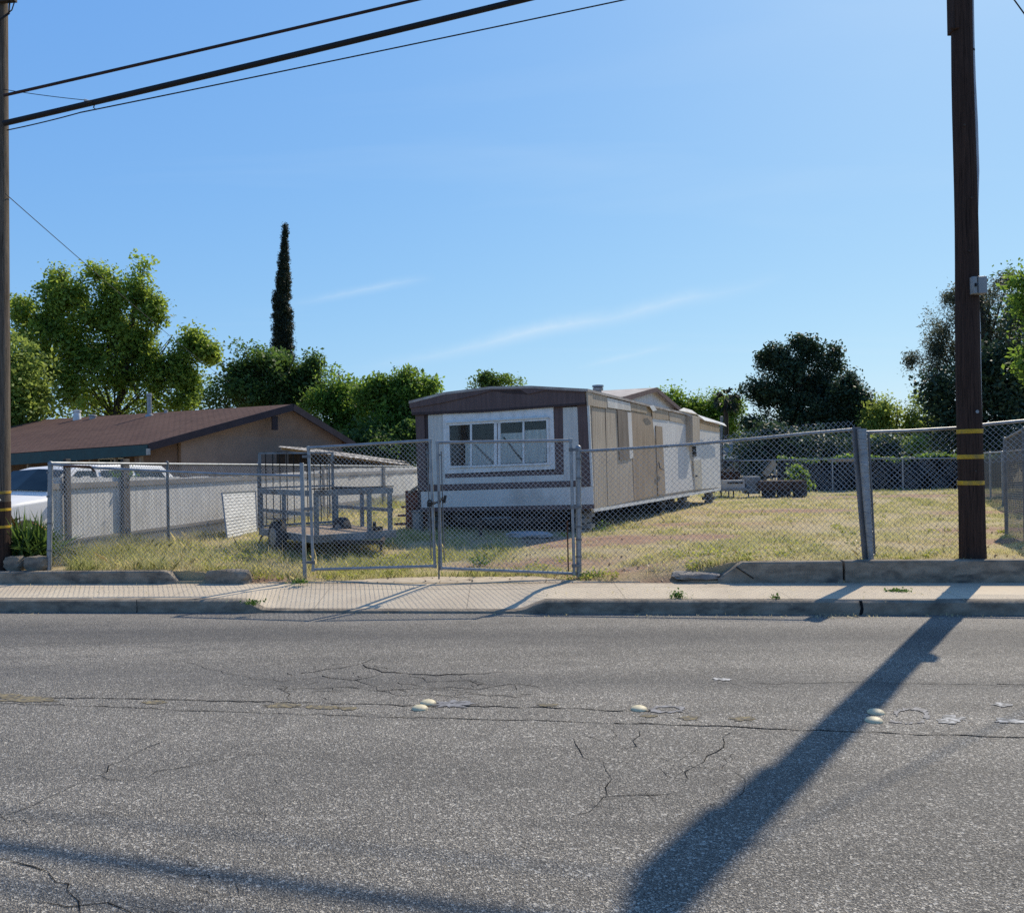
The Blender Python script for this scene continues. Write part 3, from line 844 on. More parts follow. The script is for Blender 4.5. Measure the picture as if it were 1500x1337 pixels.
def rock(name, label, c, size, seed, mat='concrete', cat='concrete chunk', flat=.6):
    import bmesh
    rnd = random.Random(seed)
    bm = bmesh.new(); bmesh.ops.create_icosphere(bm, subdivisions=3, radius=1)
    for v in bm.verts:
        p = v.co.copy()
        k = max(abs(p.x), abs(p.y), abs(p.z))
        p = p.lerp(p / k, .62)
        p += p.normalized() * .16 * mnoise.noise(p * 1.7 + Vector((seed, 0, 0)))
        p += p.normalized() * .05 * mnoise.noise(p * 6 + Vector((0, seed, 0)))
        v.co = Vector((p.x * size[0], p.y * size[1], p.z * size[2]))
    me = bpy.data.meshes.new(name); bm.to_mesh(me); bm.free()
    me.materials.append(M[mat])
    me.polygons.foreach_set('use_smooth', [True] * len(me.polygons)); me.set_sharp_from_angle(angle=math.radians(28))
    o = bpy.data.objects.new(name, me); COL.objects.link(o)
    o.location = c; o.rotation_euler = (0, 0, -math.atan(SK) + rnd.uniform(-.1, .1))
    return tag(o, label, cat)
p = SP_(334, 850, 11.06); p.z = .21
rock('concrete_chunk', 'broken chunk of edging wall lying alone between wall end and driveway', p, (.34, .09, .145), 3, 'curbc')
p = SP_(1020, 838, 11.2); p.z = .24
rock('concrete_slab', 'flat broken pale slab at the ragged end of the right edging wall', p, (.3, .2, .05), 5, 'concrete', 'slab')
p = W(775, 786, 15.6); p.z = .4
rock('concrete_slab', 'pale loose slab lying in the shade under the mobile home front', p, (.42, .22, .06), 8, 'pale_slab', 'slab')
p = SP_(22, 828, 11.3); p.z = .42
rock('edging_block', 'dark concrete block at the foot of the left utility pole', p, (.13, .1, .105), 12, 'curbc', 'block')
p = SP_(54, 828, 11.3); p.z = .42
rock('edging_block', 'dark concrete block between spiky plant and fence corner post', p, (.165, .1, .105), 15, 'curbc', 'block')

# ------------------------------------------------------------------ utility poles and cables
PB = G(1424, 822, .41); PB = SP_(1424, 822, 11.33)
PT = SP_(1409, 20, 11.33)
def ppt(z):
    f = (z - PB.z) / (PT.z - PB.z); return PB + (PT - PB) * f
pole = thing('utility_pole', 'dark brown wooden utility pole with grey conduit, box and three yellow bands', 'utility pole', (PB.x, PB.y, .41))
mb = MB(); zs = list(np.linspace(.3, 11.2, 24))
mb.tube([ppt(z) + Vector((.008 * math.sin(z * 1.7), 0, 0)) for z in zs], [.156 - .0048 * z for z in zs], 20)
mb.build('shaft', M['pole_dark'], pole, smooth=60)
for py in (632, 669, 707):
    z = SP_(1416, py, 11.33).z
    mb = MB(); mb.lathe(ppt(z - .027), [(.158 - .0048 * z, 0), (.161 - .0048 * z, .002), (.161 - .0048 * z, .05), (.158 - .0048 * z, .054)], 20)
    mb.build('yellow_band', M['yellow'], pole)
cs = [(1441, 818), (1439, 790), (1437, 720), (1436, 640), (1434, 560), (1433, 480), (1431, 440), (1430, 405), (1429, 330), (1431, 250), (1429, 180), (1426, 120), (1424, 60), (1423, 0), (1421, -90), (1419, -200)]
mb = MB(); mb.tube([SP_(px, py, 11.30) for px, py in cs], .028, 10)
cond = mb.build('conduit', M['conduit'], pole, smooth=60)
for py, px in ((650, 1436), (488, 1433), (342, 1429), (74, 1424), (775, 1438)):
    mb = MB(); c = SP_(px, py, 11.30); mb.lathe(c - Vector((0, 0, .012)), [(.033, 0), (.033, .024)], 10)
    mb.build('strap', M['steel_dark'], pole)
c = SP_(1431, 419, 11.2)
mb = MB(); mb.box(c, (.17, -.02, 0), (.012, .13, 0), (0, 0, .215))
bx = mb.build('junction_box', M['box_grey'], pole, bevel=.008)
mb = MB(); mb.box(c + Vector((.0, -.072, 0)), (.16, -.02, 0), (0, .012, 0), (0, 0, .205)); mb.build('box_lid', M['box_grey'], bx, bevel=.004)
mb = MB(); mb.box(c + Vector((-.058, -.082, .0)), (.022, 0, 0), (0, .008, 0), (0, 0, .04)); mb.box(c + Vector((-.03, -.079, 0)), (.006, 0, 0), (0, .008, 0), (0, 0, .2)); mb.build('hinge', M['dark'], bx)
c = SP_(1393, 0, 11.25)
mb = MB(); zb = SP_(1396, 44, 11.25).z
mb.box((c.x + .09, c.y + .06, zb + .8), (.13, 0, 0), (0, .2, 0), (0, 0, 1.6)); mb.bar((c.x - .02, c.y - .02, zb + .01), (c.x + .1, c.y - .02, zb + .01), .03, .03)
mb.build('riser_guard', M['pole_dark'], pole, bevel=.01)
mb = MB(); q = ppt(7.95); mb.box(q + Vector((-.1, .04, .1)), (.13, 0, 0), (0, .2, 0), (0, 0, .8)); mb.build('shadow_caster_box', M['box_grey'], pole, bevel=.02)  # unseen box added high up to widen the pole's cast shadow
mb = MB(); mb.lathe(SP_(1422, 604, 11.33) + Vector((0, -.148, 0)), [(.022, 0), (.02, .006)], 12, (0, -1, 0)); mb.build('metal_tag', M['galv'], pole)
mb = MB(); c = ppt(10.4); mb.box(c + Vector((0, -.17, 0)), (2.4, -.29, 0), (.012, .1, 0), (0, 0, .12)); mb.build('crossarm', M['pole_grey'], pole)
for px, py in ((1404, 190), (1414, 295), (1411, 372), (1424, 818), (1420, 690)):
    mb = MB(); q = SP_(px, py, 11.33) + Vector((0, -.142, 0)); mb.lathe(q, [(.014, 0), (.014, .008), (.006, .012)], 8, (0, -1, 0))
    mb.build('bolt', M['steel_dark'], pole)
mb = MB(); mb.tube([SP_(1440, 785, 11.27), SP_(1444, 800, 11.25), SP_(1445, 820, 11.27)], .008, 6); mb.build('ground_wire', M['rubberblack'], pole)

LPX = -1
LB = SP_(LPX, 836, 11.33); LT = SP_(0, 20, 11.33)
def lpt(z):
    f = (z - LB.z) / (LT.z - LB.z); return LB + (LT - LB) * f
lpole = thing('utility_pole', 'weathered grey wooden utility pole at the left edge beside the spiky plant', 'utility pole', (LB.x, LB.y, .33))
mb = MB(); zs = list(np.linspace(.2, 9.6, 20))
mb.tube([lpt(z) for z in zs], [.152 - .0062 * z for z in zs], 18)
mb.build('shaft', M['pole_grey'], lpole, smooth=60)
mb = MB(); mb.tube([lpt(.25), lpt(1.0), lpt(1.3)], [.153, .149, .147], 18); mb.build('dark_butt', M['pole_dark'], lpole, smooth=60)
for py in (721, 746, 771):
    z = SP_(5, py, 11.33).z; r = .152 - .0062 * z + .003
    mb = MB(); mb.lathe(lpt(z - .02), [(r, 0), (r + .002, .002), (r + .002, .036), (r, .038)], 18); mb.build('yellow_band', M['yellow'], lpole)
mb = MB(); mb.lathe(SP_(8, 732, 11.33) + Vector((0, -.135, 0)), [(.016, 0), (.014, .006)], 10, (0, -1, 0)); mb.build('metal_tag', M['galv'], lpole)
mb = MB(); c = lpt(8.42); mb.box(c + Vector((.12, -.1, 0)), (.34, -.03, 0), (0, .08, 0), (0, 0, .09)); mb.lathe(c + Vector((.2, -.1, .05)), [(.03, 0), (.055, .03), (.03, .06), (.05, .09), (.02, .12)], 10)
mb.build('insulator_bracket', M['steel_dark'], lpole)
mb = MB(); mb.tube([lpt(8.45) + Vector((.2, -.1, .02)), lpt(8.2) + Vector((.2, -.12, 0)), lpt(8.1) + Vector((.08, -.14, 0)), lpt(8.15) + Vector((-.05, -.14, 0))], .012, 6); mb.tube([lpt(8.42) + Vector((.3, -.1, .06)), lpt(8.25) + Vector((.24, -.12, .0)), lpt(8.05) + Vector((.02, -.15, 0))], .008, 6)
mb.build('jumper_wire', M['rubberblack'], lpole)

def cable(name, label, a, b, r, mat, sag=.06, n=24, ext=True):
    a, b = Vector(a), Vector(b)
    pts = []
    for i in range(n + 1):
        f = i / n; p = a.lerp(b, f); p.z -= sag * 4 * f * (1 - f); pts.append(p)
    mb = MB(); mb.tube([p - a for p in pts], r, 8)
    o = mb.build(name, M[mat], None, None, smooth=60)
    o.location = a
    return tag(o, label, 'cable')
def onpole(px, py, dz=0.):
    return SP_(px, py, 11.33 - .12)
KA, KB = onpole(6, 181), ppt(8.66) + Vector((0, -.15, 0))
CKA = cable('overhead_cable', 'thick black telecom cable, the heaviest line crossing the upper left sky', KA, KB, .04, 'rubberblack', .03)
cable('overhead_cable', 'medium brown-black cable, uppermost of the long lines at upper left', onpole(6, 140), ppt(8.92) + Vector((0, -.15, 0)), .021, 'cable_brown', .02)
cable('overhead_cable', 'thin wire just below the thick black cable, rising to the right', onpole(118, 165), ppt(8.2) + Vector((0, -.17, 0)), .009, 'rubberblack', .02)
cable('overhead_wire', 'short thin wire slanting from left pole up to the thick cable', onpole(10, 191), onpole(118, 165), .008, 'rubberblack', .01)
cable('overhead_wire', 'hair-thin wire from the left pole down to the white cable clamp', onpole(4, 131), onpole(126, 147), .005, 'rubberblack', .01)
cable('overhead_wire', 'thin wire leaving the top of the left pole toward upper right', lpt(8.45) + Vector((.28, -.1, .08)), ppt(10.5) + Vector((-.9, -.06, 0)), .010, 'rubberblack', .05)
cable('service_wire', 'thin wire dropping from the left pole behind the leafy tree', onpole(8, 284), W(336, 560, 36), .006, 'rubberblack', .1)
cable('service_wire', 'thin wire running down to the right from the brown pole top', ppt(8.15) + Vector((.12, 0, 0)), W(1900, 560, 16), .009, 'rubberblack', .05)
cl = thing('cable_clamp', 'small white and grey clamp hanging on the thick black cable', 'clamp', onpole(132, 152))
mb = MB(); mb.tube([onpole(124, 147), onpole(130, 149)], .02, 8); mb.build('insulator', M['white_paint'], cl)
mb = MB(); mb.tube([onpole(131, 148), onpole(137, 147), onpole(139, 152), onpole(137, 158), onpole(141, 161)], .008, 6); mb.bar(onpole(130, 152), onpole(138, 150), .1, .03); mb.build('bracket', M['steel_dark'], cl)

# ------------------------------------------------------------------ chain link fences
def chain_mesh(mb, bl, br, tr, tl, pitch=.064, r=.0024, seed=0, vary=.012):
    bl, br, tr, tl = map(Vector, (bl, br, tr, tl))
    Wd = (br - bl).length; H = ((tl - bl).length + (tr - br).length) / 2
    nrm = (br - bl).cross(tl - bl).normalized()
    def P(u, v, o):
        a, b = u / Wd, v / H
        bulge = vary * mnoise.noise(Vector((u * .9, v * .9, seed)))
        return bl.lerp(br, a).lerp(tl.lerp(tr, a), b) + nrm * (o + bulge)
    for fam in (1, -1):
        c = -H if fam == 1 else 0
        end = Wd if fam == 1 else Wd + H
        k = math.ceil(c / pitch) * pitch
        while k < end:
            # fam 1: u = k + v ; fam -1: u = k - v
            if fam == 1: v0, v1 = max(0, -k), min(H, Wd - k)
            else: v0, v1 = max(0, k - Wd), min(H, k)
            if v1 - v0 > .02:
                n = max(1, int((v1 - v0) / .6))
                pts = []
                for i in range(n + 1):
                    v = v0 + (v1 - v0) * i / n; u_ = k + fam * v
                    pts.append(P(u_, v, fam * r * .8))
                mb.tube(pts, r, 3, cap=False)
            k += pitch
def post(mb, a, b, r, cap=True, n=12):
    mb.tube([a, b], r, n)
    if cap: mb.lathe(Vector(b), [(r * 1.08, -.01), (r * 1.08, .008), (r * .7, .03), (r * .1, .038)], n)
def ties(mb, a, b, n, r):
    for i in range(n):
        c = a.lerp(b, (i + .5) / n); d = (b - a).normalized() * .006
        mb.tube([c - d, c + d], r, 8)
FS = 11.33                                     # street offset of the fence line
# left section
o = thing('chain_link_fence', 'chain-link fence section with a sagging top rail, left of the gates', 'fence', SP_(72, 832, FS))
mb = MB(); post(mb, SP_(72, 835, FS), SP_(74, 679, FS), .034); pst = mb.build('corner_post', M['galv'], o, smooth=50)
for py in (692, 727, 766, 806):
    mb = MB(); c = SP_(72.5, py, FS); mb.lathe(c - Vector((0, 0, .012)), [(.039, 0), (.039, .024)], 12)
    mb.build('tension_band', M['galv_dull'], pst)
mb = MB(); mb.bar(SP_(447, 852, FS), SP_(442, 678, FS), .055, .05, (1, 0, 0)); mb.build('gate_post', M['galv'], o, bevel=.006)
ra, rb_, rc = SP_(75, 680, FS), SP_(200, 688.5, FS), SP_(441, 697, FS)
mb = MB(); mb.tube([ra, SP_(130, 684.5, FS), rb_, SP_(320, 694, FS), rc], .019, 10); mb.build('top_rail', M['galv'], o, smooth=60)
mb = MB(); mb.tube([SP_(94, 683, FS - .02), SP_(132, 683.4, FS - .02), SP_(138, 690, FS - .02)], .016, 8); mb.build('broken_rail', M['rust'], o)
mb = MB()
chain_mesh(mb, SP_(76, 829, FS), SP_(260, 838, FS), SP_(260, 690, FS), SP_(76, 679, FS), seed=1)
chain_mesh(mb, SP_(260, 838, FS), SP_(443, 845, FS), SP_(443, 696, FS), SP_(260, 690, FS), seed=1)
mb.build('wire_mesh', M['wire'], o, smooth=0)
# gates
def gate(label, cor, latch_side, fs, extra=None):
    (x0t, y0t), (x0b, y0b), (x1t, y1t), (x1b, y1b) = cor
    s0, s1 = fs
    a_t, a_b, b_t, b_b = SP_(x0t, y0t, s0), SP_(x0b, y0b, s0), SP_(x1t, y1t, s1), SP_(x1b, y1b, s1)
    o = thing('chain_link_gate', label, 'gate', (a_b + b_b) / 2)
    mb = MB()
    for p, q in ((a_b, a_t), (b_b, b_t), (a_t, b_t), (a_b, b_b)): mb.tube([p, q], .021, 10)
    for p in (a_t, a_b, b_t, b_b): mb.lathe(p - Vector((0, 0, .028)), [(.0, 0), (.028, .006), (.028, .05), (0, .056)], 10)
    mb.build('frame', M['galv'], o, smooth=50)
    mb = MB(); i = .02
    chain_mesh(mb, a_b.lerp(b_b, i), b_b.lerp(a_b, i), b_t.lerp(a_t, i), a_t.lerp(b_t, i), seed=x0t)
    mb.build('wire_mesh', M['wire'], o, smooth=0)
    for f in (.06, .5, .93):
        mb = MB()
        e = (a_b.lerp(a_t, f) if latch_side == 'R' else b_b.lerp(b_t, f))
        mb.bar(e + Vector((-.09 if latch_side == 'R' else -.02, 0, 0)), e + Vector((.02 if latch_side == 'R' else .09, 0, 0)), .03, .035)
        mb.lathe(e - Vector((0, 0, .02)), [(.03, 0), (.03, .04)], 10)
        mb.build('hinge', M['galv_dull'], o)
    mb = MB(); e_b, e_t = (b_b, b_t) if latch_side == 'R' else (a_b, a_t); off = Vector((-.045 if latch_side == 'R' else .045, -.01, 0))
    mb.tube([e_b + off + Vector((0, 0, .1)), e_b.lerp(e_t, .93) + off], .008, 8); mb.bar(e_b.lerp(e_t, .9) + off * 1.2, e_b.lerp(e_t, .9) - off * .2, .02, .02)
    mb.build('tension_bar', M['galv_dull'], o)
    return o
gate('left leaf of the chain-link double gate, in front of the flatbed trailer', ((452, 656), (459, 834), (630, 645), (637, 829)), 'R', (FS - .05, FS - .2))
g2 = gate('right leaf of the chain-link double gate, in front of the mobile home window', ((641, 648), (646, 832), (836, 645), (841, 840)), 'L', (FS - .22, FS - .06))
mb = MB(); mb.tube([SP_(831, 762, FS - .14), SP_(832.5, 836, FS - .14)], .009, 8); mb.build('drop_rod', M['rust'], g2)
mb = MB(); mb.tube([SP_(642.5, 720, FS - .26), SP_(643, 848, FS - .26)], .011, 8); mb.build('drop_rod', M['galv_dull'], g2)
# chain and padlock
ck = thing('gate_chain', 'rusty chain with black padlock holding the two gate leaves together', 'chain', SP_(640, 735, FS - .2))
mb = MB()
for i in range(7):
    f = i / 6; px = 629 + 20 * f; py = 735 - 5 * f + 4 * math.sin(f * 3.1)
    c = SP_(px, py, FS - .24)
    dx, dz = Vector((.028, 0, .004)), Vector((0, .011 if i % 2 else 0, 0 if i % 2 else .013))
    mb.tube([c + dx * math.cos(t) + dz * math.sin(t) for t in np.linspace(0, 2 * math.pi, 11)], .006, 5)
mb.build('links', M['steel_dark'], ck, smooth=60)
c = SP_(629, 739, FS - .25)
mb = MB(); mb.box(c, (.06, 0, 0), (0, .03, 0), (0, 0, .06)); mb.tube([c + Vector((-.02, 0, .03)), c + Vector((-.02, 0, .055)), c + Vector((0, 0, .068)), c + Vector((.02, 0, .055)), c + Vector((.02, 0, .03))], .006, 6)
mb.build('padlock', M['padlock'], ck, bevel=.005)
mb = MB(); c = SP_(651.5, 731, FS - .25); mb.box(c, (.035, 0, 0), (0, .03, 0), (.02, 0, .1))
mb.build('latch', M['padlock'], ck, bevel=.005)

# right section
o = thing('chain_link_fence', 'long chain-link fence section right of the gates, rail rising to the leaning post', 'fence', SP_(848, 842, FS))
mb = MB(); post(mb, SP_(848, 845, FS), SP_(847, 656, FS), .036); pst = mb.build('gate_post', M['galv'], o, smooth=50)
for py in (672, 700, 742, 771, 790, 815):
    mb = MB(); c = SP_(848, py, FS); mb.lathe(c - Vector((0, 0, .012)), [(.042, 0), (.042, .024)], 12)
    mb.build('tension_band', M['galv_dull'], pst)
rail = [(849, 661), (930, 656.5), (1010, 651), (1100, 643), (1180, 635), (1250, 629)]
mb = MB(); mb.tube([SP_(px, py, FS) for px, py in rail], .021, 10); mb.build('top_rail', M['galv'], o, smooth=60)
mb = MB()
tops = [(850, 660), (980, 650), (1100, 631), (1180, 621), (1252, 616)]
bots = [(850, 838), (980, 836), (1100, 828), (1180, 824), (1264, 820)]
for i in range(4):
    chain_mesh(mb, SP_(*bots[i], FS - .03), SP_(*bots[i + 1], FS - .03), SP_(*tops[i + 1], FS - .03), SP_(*tops[i], FS - .03), pitch=.072, r=.0021, seed=5)
mb.build('wire_mesh', M['wire'], o, smooth=0)
mb = MB(); a, b = SP_(1271, 824, FS), SP_(1254, 626, FS); mb.bar(a, b, .085, .1, (1, 0, 0)); mb.build('leaning_post', M['old_post'], o, bevel=.008, label='thick grey leaning post')
mb = MB(); a, b = SP_(1276, 821, FS - .07), SP_(1262, 628, FS - .07)
mb.tube([a, a.lerp(b, .5), b], [.035, .05, .058], 12)
roll = mb.build('mesh_roll', M['galv'], o, smooth=60)
mb = MB()
for i in range(34):
    c = a.lerp(b, (i + .5) / 34); r = .038 + .024 * i / 34
    mb.tube([c + Vector((r * math.cos(t), r * math.sin(t), .014 * math.sin(t * 1 + i))) for t in np.linspace(0, 2 * math.pi, 13)], .0035, 4)
mb.build('coil_wire', M['galv'], roll, smooth=60)
mb = MB(); post(mb, SP_(1281, 812, FS + .05), SP_(1272, 636, FS + .05), .016); mb.build('thin_post', M['galv_dull'], o)
o2 = thing('chain_link_fence', 'chain-link fence section passing behind the brown utility pole at right', 'fence', SP_(1400, 822, FS + .1))
FR = FS + .22
mb = MB(); mb.tube([SP_(px, py, FR) for px, py in ((1268, 633), (1330, 631), (1400, 627), (1450, 621), (1600, 607))], .021, 10); mb.build('top_rail', M['galv'], o2, smooth=60)
mb = MB(); chain_mesh(mb, SP_(1275, 815, FR), SP_(1420, 812, FR), SP_(1420, 624, FR), SP_(1268, 631, FR), pitch=.072, r=.0021, seed=8)
chain_mesh(mb, SP_(1420, 680, FR), SP_(1600, 668, FR), SP_(1600, 605, FR), SP_(1420, 624, FR), pitch=.072, r=.0021, seed=8); mb.build('wire_mesh', M['wire'], o2, smooth=0)
mb = MB(); q = SP_(1600, 612, FR); post(mb, Vector((q.x, q.y, .35)), q + Vector((0, 0, .06)), .03); mb.build('post', M['galv'], o2)

# side fence along the left boundary
C0 = SP_(73, 832, FS); SD = Vector((.16, .987, 0)).normalized()
C0 = Vector((C0.x, C0.y, 0))
def along(px, off=0.):
    d = ray(px, 690); n = Vector((SD.y, -SD.x, 0))
    p0 = C0 - n * off
    return (p0.dot(n) - CAM.dot(n)) / d.dot(n)
o = thing('chain_link_fence', 'side chain-link fence running back along the white board fence', 'fence', (C0.x + 1, C0.y + 2, .35))
def sidept(px, py, off=0.): return W(px, py, along(px, off))
mb = MB()
mb.tube([sidept(px, py) for px, py in ((75, 678), (245, 679.5), (373, 680.5), (500, 682), (605, 683))], .019, 8); mb.build('top_rail', M['galv'], o, smooth=60)
for px, yt in ((245, 678), (378, 679), (482, 681), (560, 682)):
    a = sidept(px, yt); b = Vector((a.x, a.y, .3)); mb = MB(); post(mb, b, a, .026); mb.build('post', M['galv_dull'], o)
mb = MB(); xs_ = [77, 245, 378, 482, 605]
for a, b in zip(xs_[:-1], xs_[1:]):
    p, q = sidept(a, 680), sidept(b, 680 + (b - 75) * .005)
    chain_mesh(mb, Vector((p.x, p.y, .36)), Vector((q.x, q.y, .36)), q, p, pitch=.07, r=.0022, seed=11)
mb.build('wire_mesh', M['wire'], o, smooth=0)

# white board fence
WO = .62
o = thing('board_fence', 'white painted board fence with grey rails and dark posts along left boundary', 'fence', sidept(92, 800, WO) * 1.0, math.atan2(SD.y, SD.x))
n_in = Vector((SD.y, -SD.x, 0))
B0 = sidept(72, 697, WO); B0 = Vector((B0.x, B0.y, 0)); B1 = sidept(640, 690, WO); LEN = (Vector((B1.x, B1.y, 0)) - B0).length
mb = MB(); s = 0.; rnd = random.Random(4)
while s < LEN:
    w = rnd.uniform(.135, .19); c = B0 + SD * (s + w / 2)
    top = 1.64 - .1 * math.sin(min(s, 12) / 12 * math.pi) + rnd.uniform(-.015, .015); bot = .34 + rnd.uniform(-.02, .03)
    mb.box((c.x, c.y, (top + bot) / 2), SD * (w - .006), n_in * .018, (0, 0, top - bot))
    s += w
mb.build('board_panel', M['fence_board'], o)
mb = MB()
for z, h in ((1.485, .09),): mb.box(B0 + SD * LEN / 2 + n_in * .032 + Vector((0, 0, z)), SD * LEN, n_in * .04, (0, 0, h))
mb.build('rail', M['fence_rail'], o)
mb = MB(); mb.box(B0 + SD * LEN / 2 + n_in * .032 + Vector((0, 0, .6)), SD * LEN, n_in * .04, (0, 0, .085)); mb.build('rail', M['fence_rail'], o)
for px, w in ((92, .12), (178, .19), (470, .1), (560, .12)):
    p = sidept(px, 700, WO) + n_in * .075; ht = 1.66 if px < 200 else 1.45
    mb = MB(); mb.box((p.x, p.y, .3 + ht / 2 - .05), SD * w, n_in * .05, (0, 0, ht)); mb.build('post', M['fence_post'], o, bevel=.008)
mb = MB()
for k in range(6):
    c = B0 + SD * (13 + k * 1.3) + n_in * .016
    mb.poly([c + Vector((0, 0, 1.3 + .03 * (k % 3))), c + SD * .8 + Vector((0, 0, 1.36)), c + SD * 1.1 + Vector((0, 0, 1.44)), c + SD * .2 + Vector((0, 0, 1.45))], n_in, .006, .004)
mb.build('bare_patch', M['fence_rail'], o)

# leaning white slotted panel
pa, pb, pc, pd = W(325, 722, 16.6), W(374, 719, 18.2), W(377, 789, 18.0), W(333, 795, 16.3)
for q in (pc, pd): q.z = lot_z(q.x, q.y) + .02
o = thing('slotted_panel', 'white slotted metal panel leaning against the fence by flatbed trailer', 'panel', (pc + pd) / 2)
nn = (pb - pa).cross(pd - pa).normalized(); nn = nn if nn.y < 0 else -nn
mb = MB()
for i in range(14):
    f0, f1 = i / 14 + .007, (i + 1) / 14 - .007
    mb.poly([pa.lerp(pd, f0), pb.lerp(pc, f0), pb.lerp(pc, f1), pa.lerp(pd, f1)], nn, .006, 0)
mb.build('slat_sheet', M['white_paint'], o)
mb = MB()
for a, b in ((pa, pb), (pb, pc), (pc, pd), (pd, pa)): mb.bar(a, b, .025, .025)
for k in (.25, .5, .75): mb.bar(pa.lerp(pb, k) - nn * .012, pd.lerp(pc, k) - nn * .012, .01, .01)
mb.build('frame', M['galv'], o)

# back fence with ivy
BD = 34.0
o = thing('chain_link_fence', 'thin far chain-link fence across the back of the lot', 'fence', (W(1230, 715, BD).x, BD, .33))
mb = MB(); mb.tube([W(1060, 675, BD), W(1230, 672, BD), W(1410, 671, BD)], .03, 6); mb.build('top_rail', M['galv'], o)
for px in (1135, 1219, 1322, 1410):
    p = W(px, 674 if px < 1200 else 672, BD); mb = MB(); mb.tube([(p.x, p.y, .3), p], .028, 6); mb.build('post', M['galv'], o)
mb = MB(); p, q = W(1060, 676, BD), W(1410, 672, BD)
chain_mesh(mb, (p.x, p.y, .35), (q.x, q.y, .35), q, p, pitch=.2, r=.004, seed=3); mb.build('wire_mesh', M['wire'], o, smooth=0)
ID = 34.9
o = thing('ivy_wall', 'long low block wall overgrown with dark ivy at back of lot', 'wall', (W(1290, 715, ID).x, ID, .33))
a, b = W(1130, 0, ID).x, W(1470, 0, ID).x
mb = MB(); mb.box(((a + b) / 2, ID + .25, .95), (b - a, 0, 0), (0, .25, 0), (0, 0, 1.3)); mb.build('wall_body', M['dark'], o)
n = 9000
x = rng.uniform(a, b, n); z = .35 + rng.random(n) ** .8 * 1.32; y = ID + .1 - rng.random(n) * .3
top = 1.6 + .12 * np.sin(x * 1.9) + .1 * np.sin(x * 5.1)
keep = z < top
pts = np.stack([x, y, z], 1)[keep]
tt = np.clip(rng.normal(.35, .25, len(pts)), 0, 1)
np_mesh('ivy', leaf_quads(pts, .15, .8, .2), 4, M['lf_ivy'], tt, o)
n = 1800; x = rng.uniform(a, b, n); pts = np.stack([x, ID + rng.uniform(-.2, .3, n), 1.62 + .08 * np.sin(x * 1.9) + rng.normal(0, .06, n)], 1)
np_mesh('ivy_top', leaf_quads(pts, .15, .8, .4), 4, M['lf_mid'], np.clip(rng.normal(.5, .3, n), 0, 1), o)
p0, p1 = W(1213, 674, 34.4), W(1252, 674, 34.4)
mb = MB(); mb.box((p0 + p1) / 2 - Vector((0, 0, 0)), (p1 - p0), (0, .3, 0), (0, 0, .12))
oo = mb.build('plank', M['tan_wood'], None, (p0 + p1) / 2, bevel=.01); tag(oo, 'pale tan plank resting along the top of the far ivy wall', 'plank')

# fences at the far right
def slat_fence(label, pts, zt, mat, name='slat_fence'):
    o = thing(name, label, 'fence', Vector((pts[0].x, pts[0].y, .3)))
    for a, b in zip(pts[:-1], pts[1:]):
        mb = MB(); n = max(2, int((b - a).length / .075))
        for i in range(n):
            p, q = a.lerp(b, i / n), a.lerp(b, (i + .72) / n)
            mb.add([(p.x, p.y, .33), (q.x, q.y, .33), (q.x, q.y, q.z - .04), (p.x, p.y, p.z - .04)], [(0, 1, 2, 3)])
        mb.build('slat_panel', mat, o, smooth=0)
        mb = MB(); mb.tube([a, b], .022, 8); mb.build('top_rail', M['galv'], o)
    for p in pts:
        mb = MB(); post(mb, Vector((p.x, p.y, .28)), p, .028); mb.build('post', M['galv'], o)
    return o
M['wire_dark'] = m_simple('dull_fence_wire', (.17, .175, .18), (.1, .1, .1), 5, .6, .3, .4, bump=0)
M['slat'] = m_simple('grey_privacy_slat', (.16, .165, .16), (.1, .105, .1), 8, .7, stretch=(1, 1, .2))
slat_fence('grey slatted fence far beyond the pole at right edge', [W(1436, 664, 27), W(1450, 663, 25), W(1468, 662, 22.5), W(1500, 659, 19)], 0, M['slat'])
o = thing('wire_mesh_fence', 'near grey wire mesh fence panel at the extreme right edge', 'fence', W(1474, 780, 14.6))
ps = [W(1472, 643, 14.6), W(1500, 628, 12.9), W(1560, 600, 10.9)]
mb = MB()
for p, q in zip(ps[:-1], ps[1:]):
    Lh = (q - p).length
    for k in range(46):
        f = k / 46; a = Vector((p.x, p.y, .36 + (p.z - .36) * f)); b = Vector((q.x, q.y, .36 + (q.z - .36) * f))
        mb.tube([a, b], .0045, 3, cap=False)
    for k in range(int(Lh / .07)):
        f = k * .07 / Lh; t = p.lerp(q, f); mb.tube([(t.x, t.y, .36), t], .004, 3, cap=False)
mb.build('wire_mesh', M['wire_dark'], o, smooth=0)
mb = MB(); mb.tube(ps, .022, 8); mb.build('top_rail', M['galv_dull'], o)
for p in ps:
    mb = MB(); post(mb, Vector((p.x, p.y, .28)), p, .03); mb.build('post', M['galv_dull'], o)

